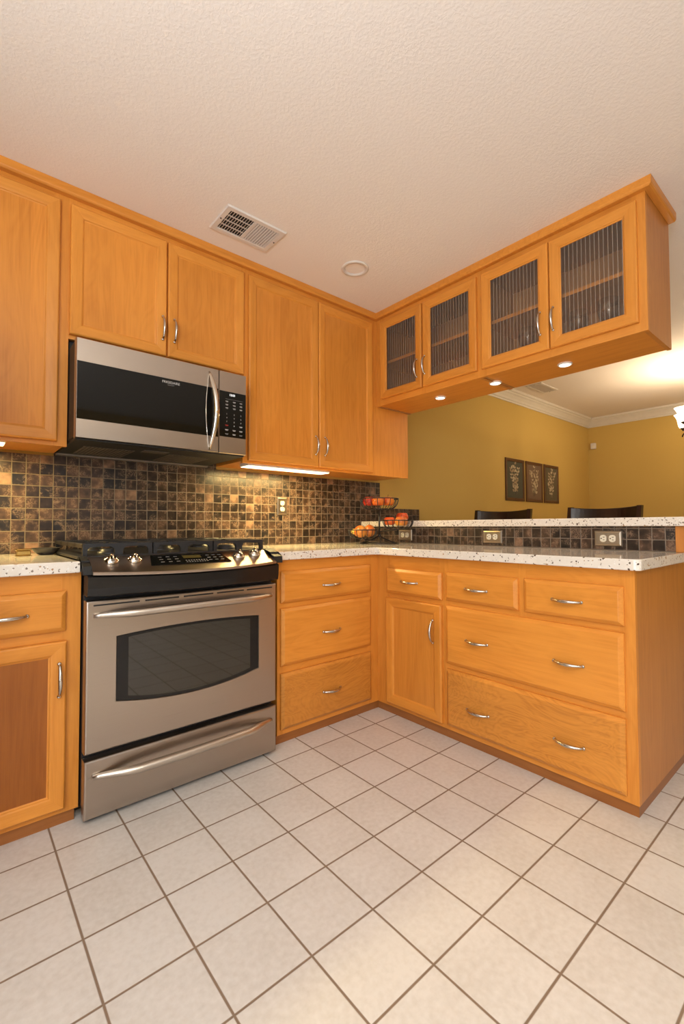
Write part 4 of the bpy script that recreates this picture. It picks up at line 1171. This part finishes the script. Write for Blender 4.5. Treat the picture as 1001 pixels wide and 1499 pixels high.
def bar_stool(label, loc, rz):
    """faces local -x; back rail at local x = 0"""
    t = thing('bar_stool', label, 'bar stool', loc, rz, 'bar stools behind the peninsula')
    hw = .212
    b = MB(); loops = []
    for i in range(17):
        u = i / 16 * 2 - 1; y = u * hw; bx_ = .045 * (1 - u * u)
        zt = 1.125 + .012 * u * u
        loops.append([(bx_ - .060, y, .80), (bx_ - .040, y, .80), (bx_ + .006, y, zt - .004), (bx_ + .002, y, zt), (bx_ - .012, y, zt), (bx_ - .016, y, zt - .004)])
    b.loft(loops, STOOL, closed=True, cap0=True, cap1=True, smooth=False); b.build('backrest', t)
    for s in (-1, 1):
        b = MB(); lp = []
        for z_, x_ in ((0, .035), (.35, -.012), (.66, -.055), (.80, -.050), (1.00, -.020), (1.140, .006)):
            lp.append([(x_ - .018, s * (hw + .012) - .014, z_), (x_ + .018, s * (hw + .012) - .014, z_), (x_ + .018, s * (hw + .012) + .014, z_), (x_ - .018, s * (hw + .012) + .014, z_)])
        b.loft(lp, STOOL, closed=True, cap0=True, cap1=True, smooth=False); b.build('leg', t)
        b = MB(); b.box((-.420, s * (hw - .005) - .018, 0), (-.384, s * (hw - .005) + .018, .66), STOOL, .003); b.build('leg', t)
    b = MB(); b.box((-.430, -hw + .002, .662), (-.050, hw - .002, .725), STOOL, .012, 2); b.build('seat', t)
    b = MB(); b.box((-.395, -hw + .02, .25), (-.375, hw - .02, .285), STOOL, .002)
    for s in (-1, 1): b.box((-.385, s * (hw - .0) - .008, .30), (-.02, s * (hw - .0) + .008, .33), STOOL, .002)
    b.build('footrest', t)
    return t
bar_stool('dark wood bar stool behind the bar top, below the framed pictures', (1.60, .160, 0), math.radians(4))
bar_stool('dark wood bar stool behind the bar top, nearer the chandelier', (1.60, -.600, 0), math.radians(-3))

# refrigerator added out of view, blocking light from the left door and floor
t = thing('fridge_blocker', 'stainless refrigerator added out of view at the left, blocking light', 'fridge_blocker', (-2.36, 0, 0))
MB().box((-.45, -.20, .02), (.45, .66, 1.78), BLACK, .004).build('body', t)
for a, e, hx in ((-.448, -.003, -.05), (.003, .448, .05)):
    dd = MB().box((a, -.28, .06), (e, -.205, 1.775), STEEL, .006).build('door', t)
    b = MB(); b.tube([(hx, -.282, .75), (hx, -.325, .78), (hx, -.325, 1.52), (hx, -.282, 1.55)], .011, STEELV, 10); b.build('handle', dd)
MB().box((-.44, -.18, 0), (.44, .60, .0195), BLACKM).build('base', t)

t = thing('added_torchiere', 'unseen bronze torchiere added around the upward bounce flash, left of the camera', 'lamp', (-2.45, -1.95, 0))  # lamp body added out of view around the bounce-flash light
b = MB(); b.lathe([(.15, 0), (.15, .012), (.06, .030), (.014, .045)], (0, 0, 0), BRONZE, 28, cap0=True); b.build('base', t)
b = MB(); b.tube([(0, 0, .04), (0, 0, 1.62)], .012, BRONZE, 12); b.build('pole', t)
b = MB(); b.lathe([(.012, 1.60), (.09, 1.625), (.20, 1.68), (.265, 1.740), (.260, 1.740), (.19, 1.690), (.08, 1.640), (.001, 1.635)], (0, 0, 0), WHITEP, 36); b.build('bowl', t)
